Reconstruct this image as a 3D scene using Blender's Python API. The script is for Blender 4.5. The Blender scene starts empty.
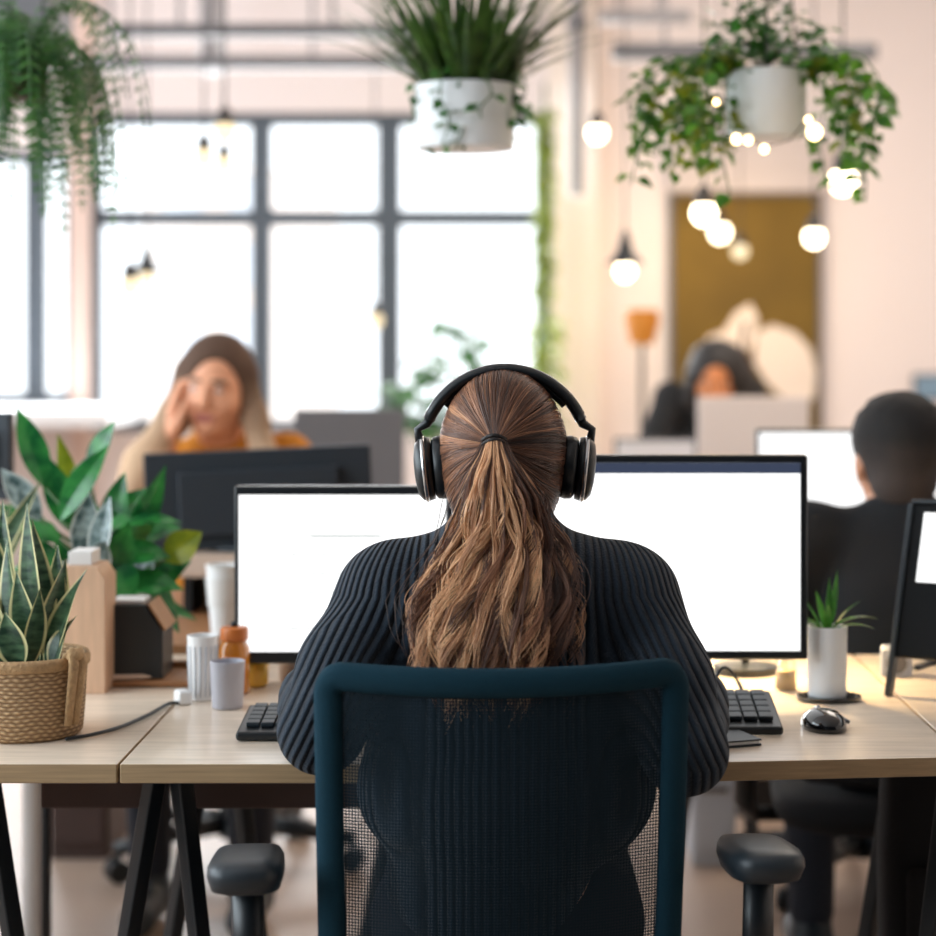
import bpy, math, random
import numpy as np
from mathutils import Vector, Matrix
random.seed(7); rng = np.random.default_rng(7)
PI = math.pi
scene = bpy.context.scene
COL = scene.collection

# ------------------------------------------------------------------ camera
FPX, VX, VY, CAMZ = 1950.0, 513.0, 341.0, 1.244      # focal length in px, vanishing point, eye height
cam_d = bpy.data.cameras.new('camera'); cam = bpy.data.objects.new('camera', cam_d); COL.objects.link(cam)
cam.location = (0, 0, CAMZ); cam.rotation_euler = (PI/2, 0, 0)
cam_d.sensor_width = 36; cam_d.lens = 36*FPX/936
cam_d.shift_x = -(VX-468)/936; cam_d.shift_y = -(468-VY)/936
cam_d.dof.use_dof = True; cam_d.dof.focus_distance = 2.36; cam_d.dof.aperture_fstop = 2.7
cam_d.clip_start = 0.05
scene.camera = cam
def P(px, py, Y): return Vector(((px-VX)*Y/FPX, Y, CAMZ-(py-VY)*Y/FPX))

# ------------------------------------------------------------------ world, daylight, exposure
w = bpy.data.worlds.new('world'); scene.world = w; w.use_nodes = True
bg = w.node_tree.nodes['Background']; bg.inputs[0].default_value = (0.93, 0.97, 1.0, 1); bg.inputs[1].default_value = 2.3
def area(name, loc, rot, sx, sy, power, col):
    l = bpy.data.lights.new(name, 'AREA'); l.shape = 'RECTANGLE'; l.size = sx; l.size_y = sy; l.energy = power; l.color = col
    o = bpy.data.objects.new(name, l); COL.objects.link(o); o.location = loc; o.rotation_euler = rot; return o
area('daylight_left_windows', (-3.35, 1.8, 1.9), (0, -PI/2, 0), 2.0, 5.0, 135, (0.76, 0.91, 1.0))
area('daylight_back_windows', (-1.2, 9.3, 1.7), (PI/2, 0, PI), 3.6, 1.5, 120, (0.95, 0.98, 1.0)).data.spread = PI
area('overhead_fill', (1.6, 6.0, 3.15), (0, 0, 0), 1.2, 3.0, 46, (1.0, 0.90, 0.79))  # added warm fill light overhead, without any lamp fixture
scene.view_settings.view_transform = 'Standard'; scene.view_settings.look = 'None'
scene.view_settings.exposure = 0.22; scene.view_settings.gamma = 1.0; scene.view_settings.use_curve_mapping = False
scene.cycles.use_denoising = True
scene.cycles.max_bounces = 8; scene.cycles.transparent_max_bounces = 24
scene.cycles.caustics_reflective = False; scene.cycles.caustics_refractive = False
scene.cycles.sample_clamp_indirect = 4.0
try: scene.cycles_curves.shape = 'RIBBONS'
except Exception: pass

# ------------------------------------------------------------------ materials
def lin(c):
    c = c/255.0
    return c/12.92 if c <= 0.04045 else ((c+0.055)/1.055)**2.4
def S(r, g, b): return (lin(r), lin(g), lin(b), 1)
MATS = {}
def mat(name, col, rough=0.6, metal=0.0, noise=0.0, nscale=20, bump=0.0, bscale=60, stretch=None, spec=0.5, coat=0.0):
    m = bpy.data.materials.new(name); m.use_nodes = True; nt = m.node_tree; b = nt.nodes['Principled BSDF']
    b.inputs['Base Color'].default_value = col; b.inputs['Roughness'].default_value = rough; b.inputs['Metallic'].default_value = metal
    b.inputs['Specular IOR Level'].default_value = spec; b.inputs['Coat Weight'].default_value = coat
    tc = nt.nodes.new('ShaderNodeTexCoord'); mp = nt.nodes.new('ShaderNodeMapping'); nt.links.new(tc.outputs['Object'], mp.inputs[0])
    if stretch: mp.inputs['Scale'].default_value = stretch
    if noise:
        n = nt.nodes.new('ShaderNodeTexNoise'); n.inputs['Scale'].default_value = nscale; n.inputs['Detail'].default_value = 6
        nt.links.new(mp.outputs[0], n.inputs['Vector'])
        r = nt.nodes.new('ShaderNodeValToRGB'); r.color_ramp.elements[0].position = 0.3; r.color_ramp.elements[1].position = 0.7
        r.color_ramp.elements[0].color = tuple(c*(1-noise) for c in col[:3])+(1,)
        r.color_ramp.elements[1].color = tuple(min(1, c*(1+noise*0.6)) for c in col[:3])+(1,)
        nt.links.new(n.outputs[0], r.inputs[0]); nt.links.new(r.outputs[0], b.inputs['Base Color'])
    if bump:
        n2 = nt.nodes.new('ShaderNodeTexNoise'); n2.inputs['Scale'].default_value = bscale; n2.inputs['Detail'].default_value = 4
        nt.links.new(mp.outputs[0], n2.inputs['Vector'])
        bp = nt.nodes.new('ShaderNodeBump'); bp.inputs['Strength'].default_value = bump; bp.inputs['Distance'].default_value = 0.004
        nt.links.new(n2.outputs[0], bp.inputs['Height']); nt.links.new(bp.outputs[0], b.inputs['Normal'])
    MATS[name] = m; return m
def emit(name, col, strength):
    m = bpy.data.materials.new(name); m.use_nodes = True; nt = m.node_tree; nt.nodes.clear()
    e = nt.nodes.new('ShaderNodeEmission'); e.inputs[0].default_value = col; e.inputs[1].default_value = strength
    o = nt.nodes.new('ShaderNodeOutputMaterial'); nt.links.new(e.outputs[0], o.inputs[0]); return m
def glass(name, tint=(1, 1, 1, 1), gloss=0.06):
    m = bpy.data.materials.new(name); m.use_nodes = True; nt = m.node_tree; nt.nodes.clear()
    t = nt.nodes.new('ShaderNodeBsdfTransparent'); t.inputs[0].default_value = tint
    g = nt.nodes.new('ShaderNodeBsdfGlossy'); g.inputs['Roughness'].default_value = 0.05
    mx = nt.nodes.new('ShaderNodeMixShader'); mx.inputs[0].default_value = gloss
    o = nt.nodes.new('ShaderNodeOutputMaterial')
    nt.links.new(t.outputs[0], mx.inputs[1]); nt.links.new(g.outputs[0], mx.inputs[2]); nt.links.new(mx.outputs[0], o.inputs[0]); return m
def leaf_mat(name, dark, light, edge, e0=0.72, e1=0.86, rough=0.35, trans=0.3, nscale=30, nstretch=(1, 1, 1)):
    """noise-mottled leaf, vertex attribute 'edge' (0 midrib .. 1 margin) picks the margin colour"""
    m = bpy.data.materials.new(name); m.use_nodes = True; nt = m.node_tree; b = nt.nodes['Principled BSDF']; out = nt.nodes['Material Output']
    tc = nt.nodes.new('ShaderNodeTexCoord'); mp = nt.nodes.new('ShaderNodeMapping'); mp.inputs['Scale'].default_value = nstretch
    nt.links.new(tc.outputs['Object'], mp.inputs[0])
    n = nt.nodes.new('ShaderNodeTexNoise'); n.inputs['Scale'].default_value = nscale; n.inputs['Detail'].default_value = 5
    nt.links.new(mp.outputs[0], n.inputs['Vector'])
    r = nt.nodes.new('ShaderNodeValToRGB'); r.color_ramp.elements[0].position = 0.35; r.color_ramp.elements[1].position = 0.68
    r.color_ramp.elements[0].color = dark; r.color_ramp.elements[1].color = light; nt.links.new(n.outputs[0], r.inputs[0])
    a = nt.nodes.new('ShaderNodeAttribute'); a.attribute_name = 'edge'
    mr = nt.nodes.new('ShaderNodeMapRange'); mr.inputs[1].default_value = e0; mr.inputs[2].default_value = e1
    nt.links.new(a.outputs['Fac'], mr.inputs[0])
    mx = nt.nodes.new('ShaderNodeMix'); mx.data_type = 'RGBA'; nt.links.new(mr.outputs[0], mx.inputs[0])
    nt.links.new(r.outputs[0], mx.inputs[6]); mx.inputs[7].default_value = edge
    nt.links.new(mx.outputs[2], b.inputs['Base Color']); b.inputs['Roughness'].default_value = rough
    t = nt.nodes.new('ShaderNodeBsdfTranslucent'); nt.links.new(mx.outputs[2], t.inputs[0])
    ms = nt.nodes.new('ShaderNodeMixShader'); ms.inputs[0].default_value = trans
    nt.links.new(b.outputs[0], ms.inputs[1]); nt.links.new(t.outputs[0], ms.inputs[2]); nt.links.new(ms.outputs[0], out.inputs[0]); return m

M = {}
M['floor'] = mat('floor_concrete', S(176, 154, 138), 0.42, noise=0.14, nscale=1.6, bump=0.05)
M['wall'] = mat('wall_plaster', S(244, 234, 232), 0.85, bump=0.08, bscale=40)
M['wall_r'] = mat('wall_plaster_warm', S(248, 236, 226), 0.85, bump=0.08, bscale=40)
M['ceil'] = mat('ceiling_paint', S(225, 222, 222), 0.9)
M['winmetal'] = mat('window_metal', S(84, 94, 104), 0.5)
M['sill'] = mat('sill_white', S(245, 246, 248), 0.5)
M['pipe'] = mat('grey_pipe', S(150, 146, 148), 0.5)
M['pink'] = mat('pillar_plaster', S(226, 200, 188), 0.8)
M['oak'] = mat('oak_laminate', S(236, 219, 200), 0.24, noise=0.13, nscale=7, stretch=(1.2, 12, 12), spec=0.6)
M['oak_edge'] = mat('oak_edge', S(176, 148, 112), 0.5, noise=0.18, nscale=9, stretch=(1, 14, 30))
M['wood'] = mat('pale_wood', S(214, 176, 146), 0.55, noise=0.12, nscale=8, stretch=(12, 12, 1.5))
M['wood_d'] = mat('brown_wood', S(150, 104, 66), 0.5, noise=0.2, nscale=8, stretch=(2, 12, 12))
M['darkwood'] = mat('dark_brown_wood', S(66, 46, 40), 0.6, noise=0.2, nscale=6)
M['black'] = mat('black_plastic', S(16, 22, 27), 0.38, bump=0.04, bscale=300)
M['blackm'] = mat('black_powder_metal', S(18, 25, 31), 0.42, bump=0.05, bscale=250)
M['gloss'] = mat('gloss_black', S(10, 10, 12), 0.12, coat=0.5)
M['matte_black'] = mat('matte_black', S(12, 15, 18), 0.7, spec=0.25)
M['slate'] = mat('slate_plastic', S(30, 38, 47), 0.6, bump=0.1, bscale=300)
M['dgrey'] = mat('charcoal_plastic', S(34, 43, 50), 0.45, noise=0.1, nscale=60)
M['lgrey'] = mat('light_grey_plastic', S(188, 192, 200), 0.5)
M['mgrey'] = mat('mid_grey', S(104, 104, 108), 0.5)
M['silver'] = mat('brushed_silver', S(196, 196, 198), 0.25, metal=1.0)
M['white'] = mat('white_ceramic', S(240, 240, 240), 0.35)
M['whitepot'] = mat('white_planter', S(238, 240, 242), 0.55, noise=0.03)
M['greycup'] = mat('grey_ceramic', S(186, 186, 196), 0.5)
M['amber'] = mat('amber_jar', S(206, 128, 40), 0.2, coat=0.6)
M['orange'] = mat('orange_lid', S(196, 110, 48), 0.4)
M['soil'] = mat('soil', S(50, 38, 30), 0.95, noise=0.3, bump=0.6)
M['chair'] = mat('chair_fabric', S(15, 50, 64), 0.9, spec=0.2, bump=0.35, bscale=900, noise=0.12, nscale=500)
M['paper'] = mat('paper', S(232, 230, 228), 0.8)
M['tan'] = mat('tan_board', S(206, 182, 164), 0.7)
M['partition'] = mat('grey_partition', S(206, 196, 194), 0.9)
M['canvas'] = mat('olive_gold_canvas', S(112, 88, 28), 0.8, noise=0.3, nscale=2.2)
M['artwhite'] = mat('pale_paint', S(238, 224, 212), 0.8)
M['blueart'] = mat('blue_print', S(132, 164, 190), 0.7, noise=0.15, nscale=6)
M['mustard'] = mat('mustard_knit', S(190, 118, 20), 0.9, bump=0.4, bscale=120)
M['tee'] = mat('black_cotton', S(24, 26, 30), 0.95, bump=0.3, bscale=200)
M['denim'] = mat('dark_denim', S(30, 34, 44), 0.9, bump=0.3, bscale=300)
M['hairdark'] = mat('black_hair', S(30, 26, 26), 0.55, noise=0.35, nscale=120, bump=0.6, bscale=200)
M['hairfade'] = mat('short_dark_hair', S(40, 36, 38), 0.7, noise=0.4, nscale=160, bump=0.7, bscale=260)
M['glass'] = glass('window_glass', (0.98, 0.99, 1, 1), 0.04)
M['clear'] = glass('clear_glass', (0.9, 0.9, 0.88, 1), 0.14)
M['screen'] = emit('lit_screen', (1, 1, 1, 1), 1.25)
M['screen_line'] = emit('lit_screen_text', S(178, 184, 182), 1.0)
M['screen_bar'] = emit('lit_screen_toolbar', S(58, 66, 86), 1.0)
M['bulb'] = emit('bulb_glow', (1.0, 0.83, 0.56, 1), 9.0)
M['bulb_cool'] = emit('bulb_glow_pale', (1.0, 0.80, 0.50, 1), 1.5)
M['fairy'] = emit('fairy_glow', (1.0, 0.70, 0.32, 1), 9.0)
M['leaf'] = leaf_mat('leaf_green', S(28, 80, 30), S(70, 136, 48), S(90, 150, 60), 0.9, 1.2)
M['leaf_ivy_lit'] = leaf_mat('leaf_ivy_lit', S(38, 92, 24), S(104, 158, 44), S(120, 170, 60), 0.9, 1.2, trans=0.4)  # leaf green brightened so the colour carries lamplight on the ivy
M['leaf_gloss'] = leaf_mat('leaf_glossy_green', S(22, 92, 48), S(66, 156, 74), S(110, 170, 90), 0.95, 1.2, rough=0.22, trans=0.18)
M['leaf_yellow'] = leaf_mat('leaf_yellow_green', S(92, 116, 20), S(150, 160, 40), S(170, 170, 60), 0.9, 1.2, trans=0.4)
M['leaf_fern'] = leaf_mat('leaf_fern', S(30, 82, 34), S(84, 136, 62), S(80, 140, 70), 0.9, 1.2, trans=0.3)
M['leaf_grass'] = leaf_mat('leaf_grass', S(26, 62, 22), S(70, 110, 40), S(100, 130, 50), 0.8, 1.2, trans=0.25)
M['leaf_silver'] = leaf_mat('leaf_silver', S(60, 84, 84), S(170, 190, 190), S(220, 226, 220), 0.75, 1.0, rough=0.2, trans=0.15, nscale=60)  # silvery gloss highlights put into the leaf colour
M['leaf_snake'] = leaf_mat('leaf_snake', S(22, 54, 38), S(84, 116, 84), S(222, 214, 158), 0.72, 0.84, rough=0.35, trans=0.1, nscale=40, nstretch=(1, 1, 3))
M['stem'] = mat('stem_green', S(60, 96, 44), 0.6)
M['wire'] = mat('dark_wire', S(50, 46, 44), 0.6)

# woven jute
def jute():
    m = mat('woven_jute', S(176, 140, 98), 0.9); nt = m.node_tree; b = nt.nodes['Principled BSDF']
    tc = nt.nodes.new('ShaderNodeTexCoord')
    sp = nt.nodes.new('ShaderNodeSeparateXYZ'); nt.links.new(tc.outputs['Object'], sp.inputs[0])
    at = nt.nodes.new('ShaderNodeMath'); at.operation = 'ARCTAN2'; nt.links.new(sp.outputs[0], at.inputs[0]); nt.links.new(sp.outputs[1], at.inputs[1])
    n = nt.nodes.new('ShaderNodeTexNoise'); n.inputs['Scale'].default_value = 45; nt.links.new(tc.outputs['Object'], n.inputs['Vector'])
    def M_(op, a, bb):
        q = nt.nodes.new('ShaderNodeMath'); q.operation = op
        for i, v in enumerate((a, bb)):
            if v is None: continue
            if isinstance(v, (int, float)): q.inputs[i].default_value = v
            else: nt.links.new(v, q.inputs[i])
        return q.outputs[0]
    rows = M_('MULTIPLY', sp.outputs[2], 1/0.0052)
    rows = M_('ADD', rows, M_('MULTIPLY', n.outputs[0], 1.3))
    par = M_('MULTIPLY', M_('FLOOR', rows, None), PI)
    ang = M_('ADD', M_('MULTIPLY', at.outputs[0], 40.0), par)
    h = M_('MULTIPLY', M_('ABSOLUTE', M_('SINE', M_('MULTIPLY', rows, PI), None), None), M_('ADD', M_('MULTIPLY', M_('SINE', ang, None), 0.35), 0.65))
    r = nt.nodes.new('ShaderNodeValToRGB'); r.color_ramp.elements[0].color = S(128, 96, 66); r.color_ramp.elements[1].color = S(212, 178, 136)
    nt.links.new(h, r.inputs[0]); nt.links.new(r.outputs[0], b.inputs['Base Color'])
    bp = nt.nodes.new('ShaderNodeBump'); bp.inputs['Strength'].default_value = 0.7; bp.inputs['Distance'].default_value = 0.003
    nt.links.new(h, bp.inputs['Height']); nt.links.new(bp.outputs[0], b.inputs['Normal']); return m
M['jute'] = jute()

# open chair mesh fabric: fine square holes you can look through
def chair_mesh():
    m = bpy.data.materials.new('chair_mesh'); m.use_nodes = True; nt = m.node_tree; b = nt.nodes['Principled BSDF']; out = nt.nodes['Material Output']
    b.inputs['Base Color'].default_value = S(10, 30, 40); b.inputs['Specular IOR Level'].default_value = 0.2; b.inputs['Roughness'].default_value = 0.7
    uv = nt.nodes.new('ShaderNodeAttribute'); uv.attribute_name = 'weave'
    sp = nt.nodes.new('ShaderNodeSeparateXYZ'); nt.links.new(uv.outputs['Vector'], sp.inputs[0])
    def M_(op, a, bb):
        q = nt.nodes.new('ShaderNodeMath'); q.operation = op
        for i, v in enumerate((a, bb)):
            if isinstance(v, (int, float)): q.inputs[i].default_value = v
            else: nt.links.new(v, q.inputs[i])
        return q.outputs[0]
    fx = M_('FRACT', M_('MULTIPLY', sp.outputs[0], 1/0.0034), 0); fz = M_('FRACT', M_('MULTIPLY', sp.outputs[1], 1/0.0036), 0)
    hole = M_('MULTIPLY', M_('GREATER_THAN', fx, 0.50), M_('GREATER_THAN', fz, 0.50))
    t = nt.nodes.new('ShaderNodeBsdfTransparent'); mx = nt.nodes.new('ShaderNodeMixShader')
    nt.links.new(hole, mx.inputs[0]); nt.links.new(b.outputs[0], mx.inputs[1]); nt.links.new(t.outputs[0], mx.inputs[2]); nt.links.new(mx.outputs[0], out.inputs[0])
    return m
M['mesh'] = chair_mesh()

# ribbed knit, phase of the ribs carried by a vertex attribute
def knit():
    m = bpy.data.materials.new('ribbed_knit'); m.use_nodes = True; nt = m.node_tree; b = nt.nodes['Principled BSDF']
    b.inputs['Roughness'].default_value = 0.9; b.inputs['Specular IOR Level'].default_value = 0.2; b.inputs['Sheen Weight'].default_value = 0.15
    a = nt.nodes.new('ShaderNodeAttribute'); a.attribute_name = 'rib'
    def M_(op, x, y=0.0):
        q = nt.nodes.new('ShaderNodeMath'); q.operation = op
        for i, v in enumerate((x, y)):
            if isinstance(v, (int, float)): q.inputs[i].default_value = v
            else: nt.links.new(v, q.inputs[i])
        return q.outputs[0]
    tc = nt.nodes.new('ShaderNodeTexCoord')
    n = nt.nodes.new('ShaderNodeTexNoise'); n.inputs['Scale'].default_value = 420; n.inputs['Detail'].default_value = 2; nt.links.new(tc.outputs['Object'], n.inputs['Vector'])
    n1 = nt.nodes.new('ShaderNodeTexNoise'); n1.inputs['Scale'].default_value = 14; nt.links.new(tc.outputs['Object'], n1.inputs['Vector'])
    ph = M_('ADD', a.outputs['Fac'], M_('MULTIPLY', n1.outputs[0], 0.5))
    s = M_('SINE', M_('MULTIPLY', ph, 2*PI))
    s = M_('ADD', M_('MULTIPLY', s, 0.5), 0.5)
    s = M_('POWER', s, 0.6)
    h = M_('ADD', s, M_('MULTIPLY', n.outputs[0], 0.35))
    r = nt.nodes.new('ShaderNodeValToRGB'); r.color_ramp.elements[0].color = S(15, 21, 29); r.color_ramp.elements[1].color = S(44, 56, 69)
    r.color_ramp.elements[0].position = 0.15; r.color_ramp.elements[1].position = 1.0
    nt.links.new(M_('MULTIPLY', h, 0.8), r.inputs[0]); nt.links.new(r.outputs[0], b.inputs['Base Color'])
    bp = nt.nodes.new('ShaderNodeBump'); bp.inputs['Strength'].default_value = 1.0; bp.inputs['Distance'].default_value = 0.005
    nt.links.new(h, bp.inputs['Height']); nt.links.new(bp.outputs[0], b.inputs['Normal']); return m
M['knit'] = knit()
def attr_mat(name, attr, rough, sss=0.0):
    m = bpy.data.materials.new(name); m.use_nodes = True; nt = m.node_tree; b = nt.nodes['Principled BSDF']
    a = nt.nodes.new('ShaderNodeAttribute'); a.attribute_name = attr; nt.links.new(a.outputs['Color'], b.inputs['Base Color'])
    b.inputs['Roughness'].default_value = rough
    if sss:
        b.inputs['Subsurface Weight'].default_value = sss; b.inputs['Subsurface Radius'].default_value = (0.012, 0.004, 0.002); b.inputs['Subsurface Scale'].default_value = 1.0
    return m
M['skin'] = attr_mat('skin', 'tone', 0.5)
M['hair'] = attr_mat('hair_strands', 'tone', 0.40)
M['hairmatte'] = attr_mat('soft_hair', 'tone', 0.85)

# ------------------------------------------------------------------ mesh helpers
class MB:
    def __init__(s): s.v = []; s.f = []; s.e = []; s.w = None
    def add(s, vs, fs, es=None):
        o = len(s.v); s.v += [tuple(v) for v in vs]; s.f += [tuple(i+o for i in f) for f in fs]
        s.e += list(es) if es is not None else [0.0]*len(vs); return s
    def box(s, x0, x1, y0, y1, z0, z1, mtx=None):
        v = [Vector((x, y, z)) for z in (z0, z1) for y in (y0, y1) for x in (x0, x1)]
        if mtx is not None: v = [mtx @ p for p in v]
        return s.add(v, [(0, 2, 3, 1), (4, 5, 7, 6), (0, 1, 5, 4), (2, 6, 7, 3), (0, 4, 6, 2), (1, 3, 7, 5)])
    def prism(s, pts, z0, z1):
        n = len(pts); v = [(x, y, z0) for x, y in pts]+[(x, y, z1) for x, y in pts]
        return s.add(v, [tuple(range(n))[::-1], tuple(range(n, 2*n))]+[(i, (i+1) % n, n+(i+1) % n, n+i) for i in range(n)])
    def tube(s, pts, rad, seg=8, cap=True, flat=1.0, ref=None):
        pts = [Vector(p) for p in pts]; n = len(pts)
        rad = [rad]*n if isinstance(rad, (int, float)) else rad
        up = Vector(ref) if ref else None; vs = []; fs = []
        prev = None
        for i, p in enumerate(pts):
            t = (pts[min(i+1, n-1)]-pts[max(i-1, 0)]).normalized()
            if up is not None: a = (up-t*up.dot(t)).normalized()
            elif prev is None:
                q = Vector((0, 0, 1)) if abs(t.z) < 0.9 else Vector((1, 0, 0)); a = (q-t*q.dot(t)).normalized()
            else: a = (prev-t*prev.dot(t)).normalized()
            prev = a; b = t.cross(a)
            for k in range(seg):
                g = 2*PI*k/seg; vs.append(p+(a*math.cos(g)*flat+b*math.sin(g))*rad[i])
        for i in range(n-1):
            for k in range(seg):
                k2 = (k+1) % seg; fs.append((i*seg+k, i*seg+k2, (i+1)*seg+k2, (i+1)*seg+k))
        if cap: fs += [tuple(range(seg))[::-1], tuple((n-1)*seg+k for k in range(seg))]
        return s.add(vs, fs)
    def lathe(s, prof, c=(0, 0, 0), seg=32, mtx=None, cap=True):
        vs = []; fs = []; n = len(prof)
        for r, z in prof:
            for k in range(seg):
                g = 2*PI*k/seg; p = Vector((c[0]+r*math.cos(g), c[1]+r*math.sin(g), c[2]+z)); vs.append(mtx @ p if mtx is not None else p)
        for i in range(n-1):
            for k in range(seg):
                k2 = (k+1) % seg; fs.append((i*seg+k, i*seg+k2, (i+1)*seg+k2, (i+1)*seg+k))
        if cap: fs += [tuple(range(seg))[::-1], tuple((n-1)*seg+k for k in range(seg))]
        return s.add(vs, fs)
    def ell(s, c, r, seg=20, rings=12, mtx=None):
        c = Vector(c)
        prof = []
        vs = []; fs = []
        for i in range(rings+1):
            a = PI*i/rings-PI/2
            for k in range(seg):
                g = 2*PI*k/seg; q = Vector((r[0]*math.cos(a)*math.cos(g), r[1]*math.cos(a)*math.sin(g), r[2]*math.sin(a)))
                vs.append((mtx @ q if mtx is not None else q)+c)
        for i in range(rings):
            for k in range(seg):
                k2 = (k+1) % seg; fs.append((i*seg+k, i*seg+k2, (i+1)*seg+k2, (i+1)*seg+k))
        return s.add(vs, fs)
    def leaf(s, base, d, up, L, W, bend=0.6, fold=0.25, n=7, cols=(-1, -0.5, 0, 0.5, 1), shape=1.0, twist=0.0):
        d = Vector(d).normalized(); up = Vector(up); side = d.cross(up)
        side = side.normalized() if side.length > 1e-5 else Vector((1, 0, 0))
        nrm = side.cross(d).normalized(); p = Vector(base); vs = []; es = []; fs = []; m = len(cols)
        for i in range(n+1):
            t = i/n; a = -bend*t
            dt = d*math.cos(a)+nrm*math.sin(a); nt_ = nrm*math.cos(a)-d*math.sin(a)
            if i: p = p+dt*(L/n)
            sd = side*math.cos(twist*t)+nt_*math.sin(twist*t); nn = nt_*math.cos(twist*t)-side*math.sin(twist*t)
            wd = W*0.5*max(0.03, math.sin(PI*min(1, (t*0.97+0.03))**shape))
            for c in cols:
                vs.append(p+sd*(c*wd)+nn*(abs(c)*wd*fold)); es.append(abs(c))
        for i in range(n):
            for k in range(m-1): fs.append((i*m+k, i*m+k+1, (i+1)*m+k+1, (i+1)*m+k))
        return s.add(vs, fs, es)
    def build(s, name, m, parent=None, smooth=False, bevel=0.0, bseg=2, edge=False, off=None):
        me = bpy.data.meshes.new(name); me.from_pydata(s.v, [], s.f); me.update()
        if edge:
            a = me.attributes.new('edge', 'FLOAT', 'POINT'); a.data.foreach_set('value', np.array(s.e, dtype=np.float32))
        me.materials.append(m)
        if smooth: me.polygons.foreach_set('use_smooth', [True]*len(me.polygons))
        o = bpy.data.objects.new(name, me); COL.objects.link(o)
        if off is not None: o.location = off
        if parent is not None: o.parent = parent
        if bevel:
            bv = o.modifiers.new('bevel', 'BEVEL'); bv.width = bevel; bv.segments = bseg; bv.limit_method = 'ANGLE'; bv.angle_limit = 0.7
            me.polygons.foreach_set('use_smooth', [True]*len(me.polygons))
            wn = o.modifiers.new('wn', 'WEIGHTED_NORMAL'); wn.keep_sharp = False
        return o
def tag(o, label=None, cat=None, group=None, kind=None):
    if label: o['label'] = label
    if cat: o['category'] = cat
    if group: o['group'] = group
    if kind: o['kind'] = kind
    return o
def thing(name, label, cat, loc=(0, 0, 0), rz=0.0, group=None):
    o = bpy.data.objects.new(name, None); COL.objects.link(o); o.location = loc; o.rotation_euler = (0, 0, rz); o.empty_display_size = 0.1
    return tag(o, label, cat, group)
def struct(name, mb, m, parent=None, **k):
    o = mb.build(name, m, parent, **k)
    if parent is None: o['kind'] = 'structure'
    return o
def dup(root, loc, rz, label, group=None):
    r = root.copy(); COL.objects.link(r); r.location = loc; r.rotation_euler = (0, 0, rz); r['label'] = label
    if group: r['group'] = group
    for ch in list(root.children):
        c = ch.copy(); COL.objects.link(c); c.parent = r
        for g in list(ch.children):
            d = g.copy(); COL.objects.link(d); d.parent = c
    return r

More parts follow.
